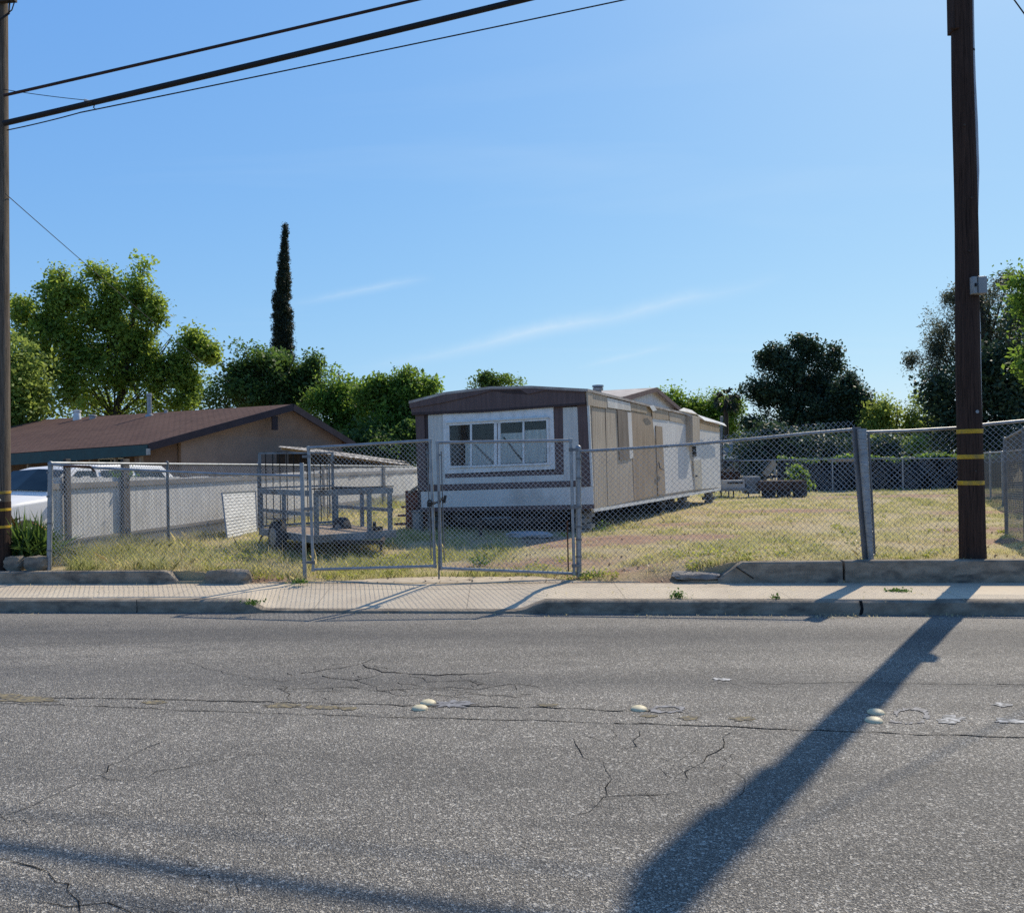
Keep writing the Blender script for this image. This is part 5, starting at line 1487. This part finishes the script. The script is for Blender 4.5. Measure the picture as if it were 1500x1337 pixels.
# ------------------------------------------------------------------ white car
CN = W(72, 694, 16.0); CH = Vector((-.34, -.94, 0)).normalized(); CLft = Vector((-CH.y, CH.x, 0))
car_o = Vector((CN.x, CN.y, 0)) - CLft * 0      # base of driver-side windscreen pillar
sidev = Vector((CH.y, -CH.x, 0))                # toward the far (left in photo) side
if sidev.x > 0: sidev = -sidev
GZ = .24; HW = .92
org = car_o + sidev * .66 + CH * .22 + Vector((.3, 0, 0))
def K(l, w, z): return org + CH * l - sidev * w + Vector((0, 0, GZ + z))     # l forward, w toward the lot side
car = thing('parked_car', 'white large passenger car parked behind the board fence and spiky plant', 'car', (org.x, org.y, GZ), math.atan2(CH.y, CH.x))
def loft(secs, mat, name, parent=car, bevel=.03):
    mb = MB(); n = len(secs[0]); vs = [K(*p) for s_ in secs for p in s_]
    fs = [(i * n + j, i * n + (j + 1) % n, (i + 1) * n + (j + 1) % n, (i + 1) * n + j) for i in range(len(secs) - 1) for j in range(n)]
    fs += [tuple(range(n)), tuple((len(secs) - 1) * n + j for j in range(n))]
    mb.add(vs, fs); return mb.build(name, mat, parent, smooth=35, bevel=bevel)
def sec(l, hw, zb, zt, crown=.03):
    return [(l, -hw * .96, zb), (l, -hw, (zb + zt) / 2), (l, -hw * .97, zt - .06), (l, -hw * .88, zt), (l, 0, zt + crown), (l, hw * .88, zt), (l, hw * .97, zt - .06), (l, hw, (zb + zt) / 2), (l, hw * .96, zb)]
body = loft([sec(1.62, .72, .42, .72), sec(1.55, .84, .3, .86), sec(1.35, .9, .28, .92), (sec(.9, .92, .28, .98)), sec(.25, .93, .28, 1.04), sec(-.6, .94, .28, 1.06), sec(-2.6, .94, .28, 1.06), sec(-3.3, .9, .3, 1.02), sec(-3.4, .8, .4, .95)], M['car'], 'body')
def gsec(l, hw, zb, zt, hwt): return [(l, -hw, zb), (l, -hwt, zt), (l, 0, zt + .03), (l, hwt, zt), (l, hw, zb)]
gh = loft([gsec(.3, .84, 1.02, 1.06, .8), gsec(-.28, .86, 1.02, 1.49, .68), gsec(-.6, .87, 1.02, 1.56, .68), gsec(-1.5, .88, 1.02, 1.59, .69), gsec(-2.7, .87, 1.02, 1.55, .68), gsec(-3.25, .82, 1.0, 1.15, .72)], M['car'], 'cabin', bevel=.02)
def kquad(name, pts, mat, off, parent, t=.01):
    P = [K(*p) for p in pts]; n_ = (P[1] - P[0]).cross(P[2] - P[0]).normalized()
    ctr = K(-1.4, 0, 1.2)
    if n_.dot(P[0] - ctr) < 0: n_ = -n_
    mb = MB(); mb.poly(P, n_, t, off); return mb.build(name, mat, parent, smooth=0)
for sg in (1, -1): kquad('windscreen', [(.26, 0, 1.13), (.24, .78 * sg, 1.105), (-.24, .655 * sg, 1.475), (-.24, 0, 1.505)], M['carglass'], .03, gh)
def sidewin(l0, l1, l2, l3):
    for sg in (1, -1):
        kquad('side_window', [(l0, .855 * sg, 1.1), (l1, .865 * sg, 1.1), (l2, .725 * sg, 1.47), (l3, .725 * sg, 1.47)], M['carglass'], .022, gh)
sidewin(.05, -.85, -.85, -.42); sidewin(-.98, -1.75, -1.75, -.98); sidewin(-1.88, -2.8, -2.55, -1.88)
for sg in (1, -1):
    kquad('headlight', [(1.585, .52 * sg, .66), (1.56, .8 * sg, .68), (1.56, .8 * sg, .8), (1.585, .5 * sg, .8)], M['pane'], .02, body)
    mb = MB(); mb.box(K(.0, .99 * sg, 1.16), CH * .1, sidev * .16, (0, 0, .13)); mb.build('mirror', M['car'], body, bevel=.03)
kquad('grille', [(1.61, -.45, .56), (1.61, .45, .56), (1.6, .45, .74), (1.6, -.45, .74)], M['carblack'], .02, body)
mb = MB(); mb.box(K(1.62, 0, .42), CH * .14, sidev * 1.5, (0, 0, .2)); mb.build('bumper', M['car'], body, bevel=.04)
for l in (.85, -2.5):
    for sg in (1, -1):
        mb = MB(); mb.lathe(K(l, .74 * sg, .33), [(.18, 0), (.3, 0), (.33, .04), (.33, .16), (.3, .2), (.18, .2)], 20, -sidev * sg); wh = mb.build('wheel', M['rubber'], car, smooth=40)
        mb = MB(); mb.lathe(K(l, .93 * sg, .33), [(.2, 0), (.18, .02), (.05, .03)], 16, -sidev * sg); mb.build('rim', M['galv'], wh)

# spiky plant
c = SP_(45, 822, 11.75); c.z = .36
o = thing('spiky_plant', 'dark green spiky leaved plant between left pole and fence corner', 'plant', c)
def spikes(n, ln, wd_, spread, zbase=.25, cx=.28):
    q = []
    for i in range(n):
        b = np.array(c) + np.array((rng.normal(0, cx * .55), rng.normal(0, .15), rng.uniform(0, zbase)))
        a = rng.uniform(0, 2 * math.pi); e = rng.uniform(.15, spread)
        d = np.array((math.cos(a) * math.sin(e), math.sin(a) * math.sin(e), math.cos(e)))
        l = ln * rng.uniform(.6, 1.15); sd_ = np.cross(d, rng.normal(size=3)); sd_ /= np.linalg.norm(sd_)
        m1 = b + d * l * .45; t_ = b + d * l + np.array((0, 0, -.12 * math.sin(e) * l))
        w = wd_ * rng.uniform(.7, 1.2)
        q.append(np.stack([b - sd_ * w * .6, b + sd_ * w * .6, m1 + sd_ * w, t_, m1 - sd_ * w]))
    return np.concatenate(q)
np_mesh('leaves', spikes(420, .62, .016, 1.25), 5, M['lf_dark'], np.clip(rng.normal(.55, .25, 420), 0, 1), o)
np_mesh('dry_leaves', spikes(16, .4, .02, 1.5, .55, .5) + np.array((-.24, -.05, .1)), 5, M['orange'], np.clip(rng.normal(.5, .2, 16), 0, 1), o)

# ------------------------------------------------------------------ road markers
for px, py, lb in ((627, 1028, 'cream ceramic road dot, farther one of the left pair'), (615, 1036, 'cream ceramic road dot, nearer one of the left pair'), (936, 1037, 'lone cream ceramic road dot beside a grey glue ring'), (1283, 1042, 'cream ceramic road dot, farther one of the right pair by the shadow'), (1280, 1054, 'cream ceramic road dot, nearer one of the right pair by the shadow')):
    c = G(px, py + 2, 0)
    mb = MB(); mb.lathe((0, 0, 0), [(.057, 0), (.057, .004), (.053, .011), (.042, .019), (.026, .0245), (.008, .0265)], 24)
    o = mb.build('road_dot', M['marker'], smooth=40); o.location = (c.x, c.y, .001); tag(o, lb, 'road marker', 'round road dots on the centre line')

# ------------------------------------------------------------------ weeds
def weed(label, px, py, z, r, n, h):
    c = G(px, py, z)
    o = thing('weed', label, 'weed', c)
    p = rng.normal(0, 1, (n, 3)) * np.array((r, r * .6, h * .4)) ; p[:, 2] = np.abs(p[:, 2]) + .01
    p += np.array(c)
    np_mesh('leaves', leaf_quads(p, .035, .6, .6), 4, M['weed'], np.clip(rng.normal(.5, .3, n), 0, 1), o)
    mb = MB()
    for k in range(6):
        e = c + Vector((rng.normal(0, r), rng.normal(0, r * .6), h * .7)); mb.tube([c - Vector((0, 0, .01)), c.lerp(e, .5) + Vector((0, 0, .01)), e], .003, 4)
    mb.build('stems', M['weed'], o)
weed('bright green weed at the sidewalk edge right of the driveway', 993, 876, .15, .05, 110, .08)
weed('tiny weed sprig on the sidewalk below the cracked edging wall', 1137, 877, .15, .03, 40, .04)
weed('low green weed mat on the sidewalk near the pole shadow', 1314, 867, .15, .07, 130, .03)
weed('small weed at the foot of the low wall crack', 1262, 853, .16, .05, 50, .05)
weed('leafy weed clump at driveway edge beneath the right gate leaf', 703, 828, .22, .09, 260, .17)
weed('small green weed at the base of the square left gate post', 440, 855, .18, .06, 110, .08)
weed('yellowish weed tuft at the left end of the driveway curb cut', 371, 886, .12, .05, 80, .07)
weed('weed clump at the foot of the right gate hinge post', 866, 845, .2, .09, 160, .08)
weed('weed tuft beside the block pier at mobile home right corner', 885, 780, .36, .14, 220, .2)
weed('leafy weed growing over the top of the dark fence post', 182, 700, 1.55, .06, 2, .05) if 0 else None

# dry litter along curb and chunks of leaf litter
def litter(name, label, pts, n, mat='grass'):
    q, t = [], []
    for (px, py, z, r) in pts:
        c = np.array(G(px, py, z))
        pp = c + rng.normal(0, 1, (n, 3)) * np.array((r, r * .25, .004)); pp[:, 2] = np.abs(pp[:, 2] - z) + z + .006
        q.append(pp)
    return np.concatenate(q)
P_ = litter('', '', [(1215, 903, 0, .22), (1250, 903, 0, .2), (1430, 902, 0, .25), (1100, 903, 0, .3), (60, 897, 0, .3), (800, 901, 0, .5), (560, 897, 0, .5), (1300, 902, 0, .5), (980, 902, 0, .5), (1240, 851, .165, .5), (1120, 850, .165, .4), (900, 848, .175, .4), (1340, 851, .165, .5), (1450, 850, .165, .4), (250, 858, .165, .5), (120, 857, .165, .5), (420, 853, .175, .3), (350, 880, .14, .35), (900, 868, .16, .8), (1250, 872, .16, .9), (1050, 862, .16, .9), (300, 868, .16, .9)], 34)
tag(np_mesh('dry_litter', leaf_quads(P_, .05, .16, .9), 4, M['grass'], np.clip(rng.normal(.1, .1, len(P_)), 0, 1)), kind='stuff')

# ------------------------------------------------------------------ junk at the back
D0 = 29.5
o = thing('old_table', 'grey table with thin legs and pale box shape beside mobile home rear', 'table', W(1072, 718, D0))
def bxp(mb, x0, y0, x1, y1, D, th): 
    p, q = W(x0, y0, D), W(x1, y1, D); c = (p + q) / 2
    mb.box(c + Vector((0, th / 2, 0)), (abs(q.x - p.x), 0, 0), (0, th, 0), (0, 0, abs(p.z - q.z)))
mb = MB(); bxp(mb, 1053, 716, 1100, 718.5, D0, .7); mb.build('table_top', M['galv_dull'], o)
for px in (1067, 1074, 1056, 1096):
    mb = MB(); bxp(mb, px, 718, px + 1.6, 735, D0 + .05, .06); mb.build('leg', M['steel_dark'], o)
o = thing('pale_crate', 'pale drawer-like crate sitting on the old grey table', 'crate', W(1076, 716, D0 + .1))
mb = MB(); bxp(mb, 1061, 703.5, 1091, 716, D0 + .1, .5); mb.build('case', M['pale_slab'], o, bevel=.01)
mb = MB(); bxp(mb, 1066, 706, 1088, 708, D0 + .08, .03); mb.build('slot', M['dark'], o)
o = thing('metal_rack', 'dark empty metal rack standing behind the old table', 'rack', W(1068, 718, D0 + 1.5))
mb = MB()
for px in (1054, 1062, 1074, 1083): bxp(mb, px, 674, px + 1.6, 722, D0 + 1.5, .06)
for py in (675, 690, 703): bxp(mb, 1053, py, 1085, py + 1.6, D0 + 1.5, .5)
mb.build('rack_frame', M['steel_dark'], o)
mb = MB(); bxp(mb, 1055, 690, 1084, 702, D0 + 1.6, .4); mb.build('rack_load', M['rust'], o)
o = thing('metal_cabinet', 'grey-green metal cabinet between old table and rusty trailer', 'cabinet', W(1103, 720, D0 + .3))
mb = MB(); bxp(mb, 1093, 698, 1114, 723, D0 + .3, .6); mb.build('case', M['utilgrey'], o, bevel=.02)
mb = MB(); bxp(mb, 1095, 700, 1112, 710, D0 + .285, .012); mb.build('door', M['galv_dull'], o)
o = thing('rusty_farm_trailer', 'rusty brown low trailer with drooping wheels parked at the back', 'trailer', W(1147, 724, D0))
mb = MB(); bxp(mb, 1113, 707, 1160, 718, D0, 1.2); bxp(mb, 1112, 705, 1182, 707, D0 + .05, 1.3); mb.build('bed', M['rust_dark'], o, bevel=.01)
mb = MB(); bxp(mb, 1162, 707, 1182, 717, D0 + .1, 1.0); bxp(mb, 1118, 696, 1180, 699, D0 + 1.1, .05); bxp(mb, 1118, 697, 1120, 706, D0 + 1.1, .05); bxp(mb, 1176, 697, 1178, 706, D0 + 1.1, .05); bxp(mb, 1140, 697, 1142, 706, D0 + 1.1, .05); mb.build('frame', M['steel_dark'], o)
for px in (1126, 1148, 1172):
    c = W(px, 722, D0 + .2); mb = MB(); mb.lathe(c + Vector((-.0, -.08, 0)), [(.1, 0), (.22, 0), (.24, .03), (.24, .14), (.22, .17), (.1, .17)], 16, (0, 1, 0)); mb.build('wheel', M['rubber'], o, smooth=40)
a, b = W(1120, 696, D0 + .9), W(1135, 677, D0 + 1.0)
mb = MB(); mb.bar(a, b, .05, .22, (1, 0, 0)); o = mb.build('leaning_board', M['tan_wood'], None, a, bevel=.008); tag(o, 'tan board propped at a slant on the rusty trailer', 'board')
# far house roof
o = thing('far_house', 'distant house with plain grey-brown roof right behind the mobile home', 'house', W(1075, 700, 48))
mb = MB(); mb.poly([W(1020, 671, 46), W(1088, 668, 46), W(1098, 646, 51), W(1020, 646, 51)], (0, -1, 1), .15, 0); mb.build('roof', M['farroof'], o)
mb = MB(); mb.bar(W(1020, 672.5, 45.9), W(1088, 669.5, 45.9), .08, .14); mb.build('fascia', M['white_paint'], o)
mb = MB(); p, q = W(1020, 690, 46.8), W(1086, 690, 46.8); mb.box(((p.x + q.x) / 2, 48.5, 1.1), (q.x - p.x, 0, 0), (0, 3, 0), (0, 0, 2.0)); mb.build('wall', M['stucco'], o)
mb = MB(); c = W(1062, 678, 46.9); mb.box(c, (.8, 0, 0), (0, .1, 0), (0, 0, .6)); mb.build('window', M['carglass'], o)

# far utility poles
o = thing('utility_pole', 'tiny distant utility pole with crossarm under the palm', 'utility pole', W(1074, 690, 70))
mb = MB(); p, q = W(1073.5, 690, 70), W(1073.5, 601, 70); mb.tube([p, q], .12, 8); mb.build('shaft', M['pole_dark'], o)
mb = MB(); mb.bar(W(1069, 604, 70), W(1079, 603, 70), .1, .12); mb.build('crossarm', M['pole_dark'], o)
o = thing('metal_pole', 'plain grey post rising behind the rear corner of mobile home', 'post', W(1057, 690, 40))
mb = MB(); p, q = W(1057, 700, 40), W(1057, 611, 40); mb.tube([p, q], .07, 8); mb.lathe(q, [(.08, 0), (.08, .03), (.02, .05)], 8); mb.build('shaft', M['galv_dull'], o)
cable('overhead_wire', 'faint distant wire between far pole and trees behind mobile home', W(1074, 604, 70), W(900, 596, 70), .025, 'rubberblack', .2)
cable('overhead_wire', 'faint distant wire running right from the far pole', W(1074, 604, 70), W(1300, 616, 78), .02, 'rubberblack', .2)

# ------------------------------------------------------------------ trees
TG = 'trees behind the lots'
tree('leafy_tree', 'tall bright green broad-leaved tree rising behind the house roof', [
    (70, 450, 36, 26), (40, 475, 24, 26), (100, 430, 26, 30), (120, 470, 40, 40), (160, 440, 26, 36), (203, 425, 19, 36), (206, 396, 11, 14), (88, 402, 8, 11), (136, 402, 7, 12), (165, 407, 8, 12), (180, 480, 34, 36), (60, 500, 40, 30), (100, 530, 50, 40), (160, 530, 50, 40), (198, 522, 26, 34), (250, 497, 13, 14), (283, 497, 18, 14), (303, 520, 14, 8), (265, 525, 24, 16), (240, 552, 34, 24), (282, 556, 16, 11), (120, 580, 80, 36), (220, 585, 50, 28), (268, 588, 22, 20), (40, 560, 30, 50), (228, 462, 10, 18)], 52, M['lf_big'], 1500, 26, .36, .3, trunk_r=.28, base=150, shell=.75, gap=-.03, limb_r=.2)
tree('leafy_tree', 'lower dull green tree just right of the left utility pole', [(30, 560, 30, 46), (10, 530, 26, 40), (45, 600, 22, 20), (20, 600, 40, 30)], 46, M['lf_lite'], 260, 24, .5, .3, trunk_r=.25)
tree('cypress_tree', 'tall narrow dark cypress spire above the house roof', [(414, 515, 14.5, 26), (413.5, 490, 14, 26), (413.5, 465, 13, 26), (414, 440, 11, 26), (414.5, 415, 8.5, 26), (415.5, 392, 6, 22), (416.5, 370, 3.6, 20), (417, 352, 2, 14), (418, 338, .8, 10)], 60, M['lf_cyp'], 1900, 26, .11, .16, trunk_r=.2, base=415, shell=.5, limbs=False, thick=1, gap=-1, ratio=.35, droop=-.7, spur=False)
tree('bushy_tree', 'round dark bushy tree at the foot of the cypress', [(375, 545, 40, 32), (345, 575, 38, 30), (415, 560, 44, 40), (440, 590, 30, 34), (330, 595, 24, 18), (390, 585, 60, 34), (376, 518, 14, 10), (455, 555, 12, 14)], 47, M['lf_dark'], 950, 26, .3, .24, trunk_r=.25, shell=.7)
tree('bushy_tree', 'upright mid-green tree with ragged top right of the house gable', [(490, 575, 25, 36), (480, 610, 36, 36), (520, 600, 30, 36), (500, 640, 50, 40), (497, 550, 9, 12), (535, 620, 26, 40)], 45, M['lf_mid'], 800, 26, .3, .24, trunk_r=.22, shell=.7)
tree('bushy_tree', 'wide rounded glossy green tree directly left of mobile home roof', [(560, 585, 32, 22), (600, 580, 36, 20), (575, 610, 44, 36), (610, 605, 34, 40), (590, 640, 50, 40), (625, 578, 18, 12)], 43, M['lf_mid'], 900, 26, .3, .24, trunk_r=.25, shell=.7)
tree('fan_palm', 'small pointed palm tip showing above the rounded green tree', [(582, 560, 8, 10)], 60, M['lf_palm'], 26, 20, .2, .5, trunk_r=.15, ratio=.1, limbs=False)
tree('small_tree', 'small dark tree top peeking over the mobile home roof', [(710, 562, 13, 10), (724, 566, 10, 6), (711, 555, 8, 6)], 55, M['lf_dark'], 90, 22, .28, .26, trunk_r=.15)
tree('small_tree', 'thin light sprig of a treetop just above the mobile home roof', [(749, 558, 9, 5), (738, 566, 5, 4), (756, 561, 6, 4)], 55, M['lf_mid'], 26, 14, .25, .24, trunk_r=.08)
tree('bushy_tree', 'dense green trees behind the rear of the mobile home', [(1000, 592, 26, 20), (1035, 605, 30, 28), (1060, 615, 20, 30), (1050, 640, 30, 30), (980, 600, 20, 20)], 58, M['lf_mid'], 520, 24, .36, .27, trunk_r=.25, shell=.7)
tree('bushy_tree', 'small dark tree in the gap between the palm and the big dark tree', [(1095, 635, 20, 22), (1110, 650, 22, 24), (1085, 655, 18, 18)], 60, M['lf_dark'], 220, 22, .45, .3, trunk_r=.2)
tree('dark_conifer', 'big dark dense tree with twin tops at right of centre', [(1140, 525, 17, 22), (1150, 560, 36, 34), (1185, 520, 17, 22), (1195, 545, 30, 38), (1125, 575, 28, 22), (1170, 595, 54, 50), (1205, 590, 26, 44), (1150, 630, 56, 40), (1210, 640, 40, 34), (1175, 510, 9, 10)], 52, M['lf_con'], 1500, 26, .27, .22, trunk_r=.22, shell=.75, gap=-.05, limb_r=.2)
tree('dark_conifer', 'shorter dark tree on the right shoulder of the big dark tree', [(1245, 575, 20, 20), (1258, 600, 20, 28), (1235, 610, 24, 30), (1250, 640, 40, 34), (1240, 555, 8, 10)], 50, M['lf_con'], 620, 24, .26, .22, trunk_r=.15, shell=.75, gap=-.08)
tree('light_tree', 'pale yellow-green airy tree left of the brown utility pole', [(1300, 605, 26, 20), (1340, 605, 28, 18), (1320, 630, 46, 26), (1365, 625, 26, 26), (1290, 640, 26, 22), (1355, 650, 40, 18)], 48, M['lf_lite'], 420, 20, .32, .22, trunk_r=.2, shell=.8, gap=.04)
tree('bushy_tree', 'low bright green shrub behind ivy wall near the leaning post', [(1305, 657, 26, 12), (1330, 660, 18, 10), (1290, 662, 16, 10)], 40, M['lf_lite'], 150, 22, .25, .2, trunk_r=.08)
tree('eucalyptus_tree', 'tall airy grey-leaved eucalyptus behind the brown utility pole', [(1395, 480, 40, 38), (1370, 520, 32, 36), (1430, 450, 44, 30), (1465, 440, 30, 24), (1455, 500, 50, 50), (1362, 548, 24, 20), (1400, 545, 44, 34), (1480, 520, 40, 50), (1440, 420, 20, 10)], 46, M['lf_euc'], 1300, 18, .26, .19, trunk_r=.28, base=1440, ratio=.3, droop=.6, shell=.85, gap=.05)
tree('bushy_tree', 'deep dark tree mass below the eucalyptus at right', [(1430, 590, 50, 40), (1480, 580, 50, 60), (1475, 520, 34, 40), (1495, 480, 24, 30), (1400, 620, 34, 40), (1460, 640, 70, 40), (1385, 575, 14, 20)], 42, M['lf_con'], 700, 26, .45, .28, trunk_r=.25)
tree('leafy_tree', 'near leafy green tree entering at the right edge of view', [(1512, 408, 20, 12), (1502, 446, 15, 14), (1512, 480, 14, 22), (1518, 530, 22, 30), (1560, 460, 50, 80)], 33, M['lf_mid'], 280, 22, .3, .22, trunk_r=.25, base=1580)
tree('bushy_tree', 'shadowed shrub mass behind the rusty trailer and ivy wall', [(1120, 660, 40, 22), (1180, 662, 50, 22), (1250, 665, 50, 16), (1100, 680, 24, 14)], 39, M['lf_con'], 420, 24, .35, .24, trunk_r=.1)
tree('green_bush', 'bright green bush growing beside the rusty trailer at the back', [(1168, 700, 12, 9), (1182, 708, 12, 10), (1160, 694, 7, 5)], 31, M['lf_mid'], 60, 20, .12, .12, trunk_r=.03, gz=.35, cat='bush')
tree('bushy_tree', 'shaded greenery low between the house gable and mobile home', [(560, 655, 60, 24), (600, 660, 30, 24), (520, 655, 30, 18)], 41, M['lf_dark'], 300, 24, .35, .24, trunk_r=.08)
# fan palm behind the home
c = W(1063, 586, 53); b = Vector((c.x, c.y, .3))
o = thing('fan_palm', 'fan palm with spiky round head behind the mobile home rear', 'palm', b)
mb = MB(); mb.tube([b, b.lerp(c, .5), c], [.2, .16, .13], 8); mb.build('trunk', M['bark'], o)
q, t = [], []
for i in range(46):
    d = rng.normal(size=3); d[2] = d[2] * .8 + .15; d /= np.linalg.norm(d)
    ln = rng.uniform(.65, .98); e = np.array(c) + d * ln * .6
    for k in range(9):
        d2 = d + rng.normal(size=3) * .35; d2 /= np.linalg.norm(d2)
        sd_ = np.cross(d2, rng.normal(size=3)); sd_ /= np.linalg.norm(sd_)
        tip_ = e + d2 * ln * .55 + np.array((0, 0, -.12)); md = e + d2 * ln * .3
        q.append(np.stack([e, md + sd_ * .05, tip_, md - sd_ * .05])); t.append(rng.uniform(0, 1))
np_mesh('crown', np.concatenate(q), 4, M['lf_palm'], np.array(t), o)
# weed growing over the fence post top
cpt = sidept(181, 694, WO)
o = thing('vine', 'sprig of green leaves over the top of a dark fence post', 'vine', cpt)
p = np.array(cpt) + rng.normal(0, 1, (90, 3)) * np.array((.13, .06, .06)); np_mesh('leaves', leaf_quads(p, .07, .6, .5), 4, M['weed'], np.clip(rng.normal(.6, .2, 90), 0, 1), o)

# ================================================================== CAMERA, LIGHT, SKY
cam = bpy.data.cameras.new('camera'); cam.sensor_width = 36; cam.lens = FOC / 1500 * 36
cam.shift_y = (CY - 668.5) / 1500; cam.clip_start = .05; cam.clip_end = 6000
co = bpy.data.objects.new('camera', cam); COL.objects.link(co)
m3 = Matrix((RIGHT, UP, -FWD)).transposed().to_4x4(); m3.translation = CAM
co.matrix_world = m3
scene.camera = co

AZ, EL = math.radians(35.2), math.radians(43.7)        # azimuth measured from +Y toward +X
sv = Vector((math.sin(AZ) * math.cos(EL), math.cos(AZ) * math.cos(EL), math.sin(EL)))
sl = bpy.data.lights.new('sun', 'SUN'); sl.energy = 5.0; sl.angle = math.radians(.53); sl.color = (1, .89, .725)
so = bpy.data.objects.new('sun', sl); COL.objects.link(so)
so.rotation_euler = (-sv).to_track_quat('-Z', 'Y').to_euler(); so.location = (20, 30, 40)

w = bpy.data.worlds.new('World'); scene.world = w; w.use_nodes = True
nt = w.node_tree
for n in list(nt.nodes): nt.nodes.remove(n)
out = nt.nodes.new('ShaderNodeOutputWorld'); bg = nt.nodes.new('ShaderNodeBackground')
sky = nt.nodes.new('ShaderNodeTexSky'); sky.sky_type = 'NISHITA'; sky.sun_disc = False
sky.sun_elevation = EL; sky.sun_rotation = AZ
sky.air_density = 1.0; sky.dust_density = .6; sky.ozone_density = 2.2; sky.altitude = 50
tc = nt.nodes.new('ShaderNodeTexCoord')
# faint cirrus streaks, laid on a high flat layer of the sky
sx = sepxyz(nt, tc.outputs['Generated'])
zz = math_(nt, 'MAXIMUM', sx[2], .02)
cx_ = math_(nt, 'DIVIDE', sx[0], math_(nt, 'ADD', zz, .12)); cy_ = math_(nt, 'DIVIDE', sx[1], math_(nt, 'ADD', zz, .12))
cb = nt.nodes.new('ShaderNodeCombineXYZ'); L(nt, cx_, cb.inputs[0]); L(nt, cy_, cb.inputs[1])
mp = nt.nodes.new('ShaderNodeMapping'); L(nt, cb.outputs[0], mp.inputs['Vector'])
mp.inputs['Rotation'].default_value = (0, 0, math.radians(28)); mp.inputs['Scale'].default_value = (.35, 1.6, 1)
n1 = noise_(nt, mp.outputs[0], 1.1, 5, .55, .5)
cm = mapr(nt, n1, .56, .85, 0, .16)
sc_ = sepxyz(nt, mixc(nt, 1., sky.outputs[0], (.11, .11, .11), 'MULTIPLY'))
cc_ = nt.nodes.new('ShaderNodeCombineXYZ')
zen = mapr(nt, sx[2], .5, .95, 1., .5)
for i_, (k_, g_) in enumerate(((6.2, .75), (7.95, .55), (9.65, .2))):
    L(nt, math_(nt, 'MULTIPLY', math_(nt, 'MULTIPLY', math_(nt, 'POWER', sc_[i_], g_), k_), zen), cc_.inputs[i_])
sc_ = cc_.outputs[0]
colr = mixc(nt, cm, sc_, (7.0, 8.4, 9.6))
def streak(pa, pb, wid, amt, seed):
    global colr
    a_, b_ = ray(*pa).normalized(), ray(*pb).normalized()
    nrm = a_.cross(b_).normalized(); mid_ = (a_ + b_).normalized(); tn_ = (b_ - a_).normalized(); half = (b_ - a_).length / 2
    def dot(v):
        n = nt.nodes.new('ShaderNodeVectorMath'); n.operation = 'DOT_PRODUCT'
        L(nt, tc.outputs['Generated'], n.inputs[0]); n.inputs[1].default_value = v; return n.outputs['Value']
    wob = noise_(nt, tc.outputs['Generated'], 7 + seed, 5, .6)
    dd = math_(nt, 'ADD', dot(nrm), math_(nt, 'MULTIPLY', math_(nt, 'SUBTRACT', wob, .5), wid * 1.6))
    m = mapr(nt, math_(nt, 'ABSOLUTE', dd), 0, wid, 1, 0)
    al = math_(nt, 'ABSOLUTE', math_(nt, 'SUBTRACT', dot(tn_), mid_.dot(tn_)))
    m = math_(nt, 'MULTIPLY', math_(nt, 'MULTIPLY', m, m), mapr(nt, al, half * .3, half, 1, 0))
    m = math_(nt, 'MULTIPLY', math_(nt, 'MULTIPLY', m, mapr(nt, wob, .3, .65, .35, 1)), mapr(nt, dot(mid_), 0, .2, 0, amt))
    colr = mixc(nt, m, colr, (7.2, 8.6, 9.8))
streak((520, 545), (1160, 405), .016, .55, 0)
streak((400, 448), (640, 408), .010, .3, 2)
streak((840, 540), (1000, 500), .008, .35, 5)
L(nt, colr, bg.inputs['Color']); bg.inputs['Strength'].default_value = .1
L(nt, bg.outputs[0], out.inputs['Surface'])

scene.view_settings.view_transform = 'Standard'; scene.view_settings.look = 'None'; scene.view_settings.exposure = 0
scene.render.engine = 'CYCLES'
cy = scene.cycles
cy.max_bounces = 6; cy.diffuse_bounces = 3; cy.glossy_bounces = 3; cy.transparent_max_bounces = 8; cy.transmission_bounces = 3
cy.caustics_reflective = False; cy.caustics_refractive = False
cy.use_denoising = False; cy.use_adaptive_sampling = False
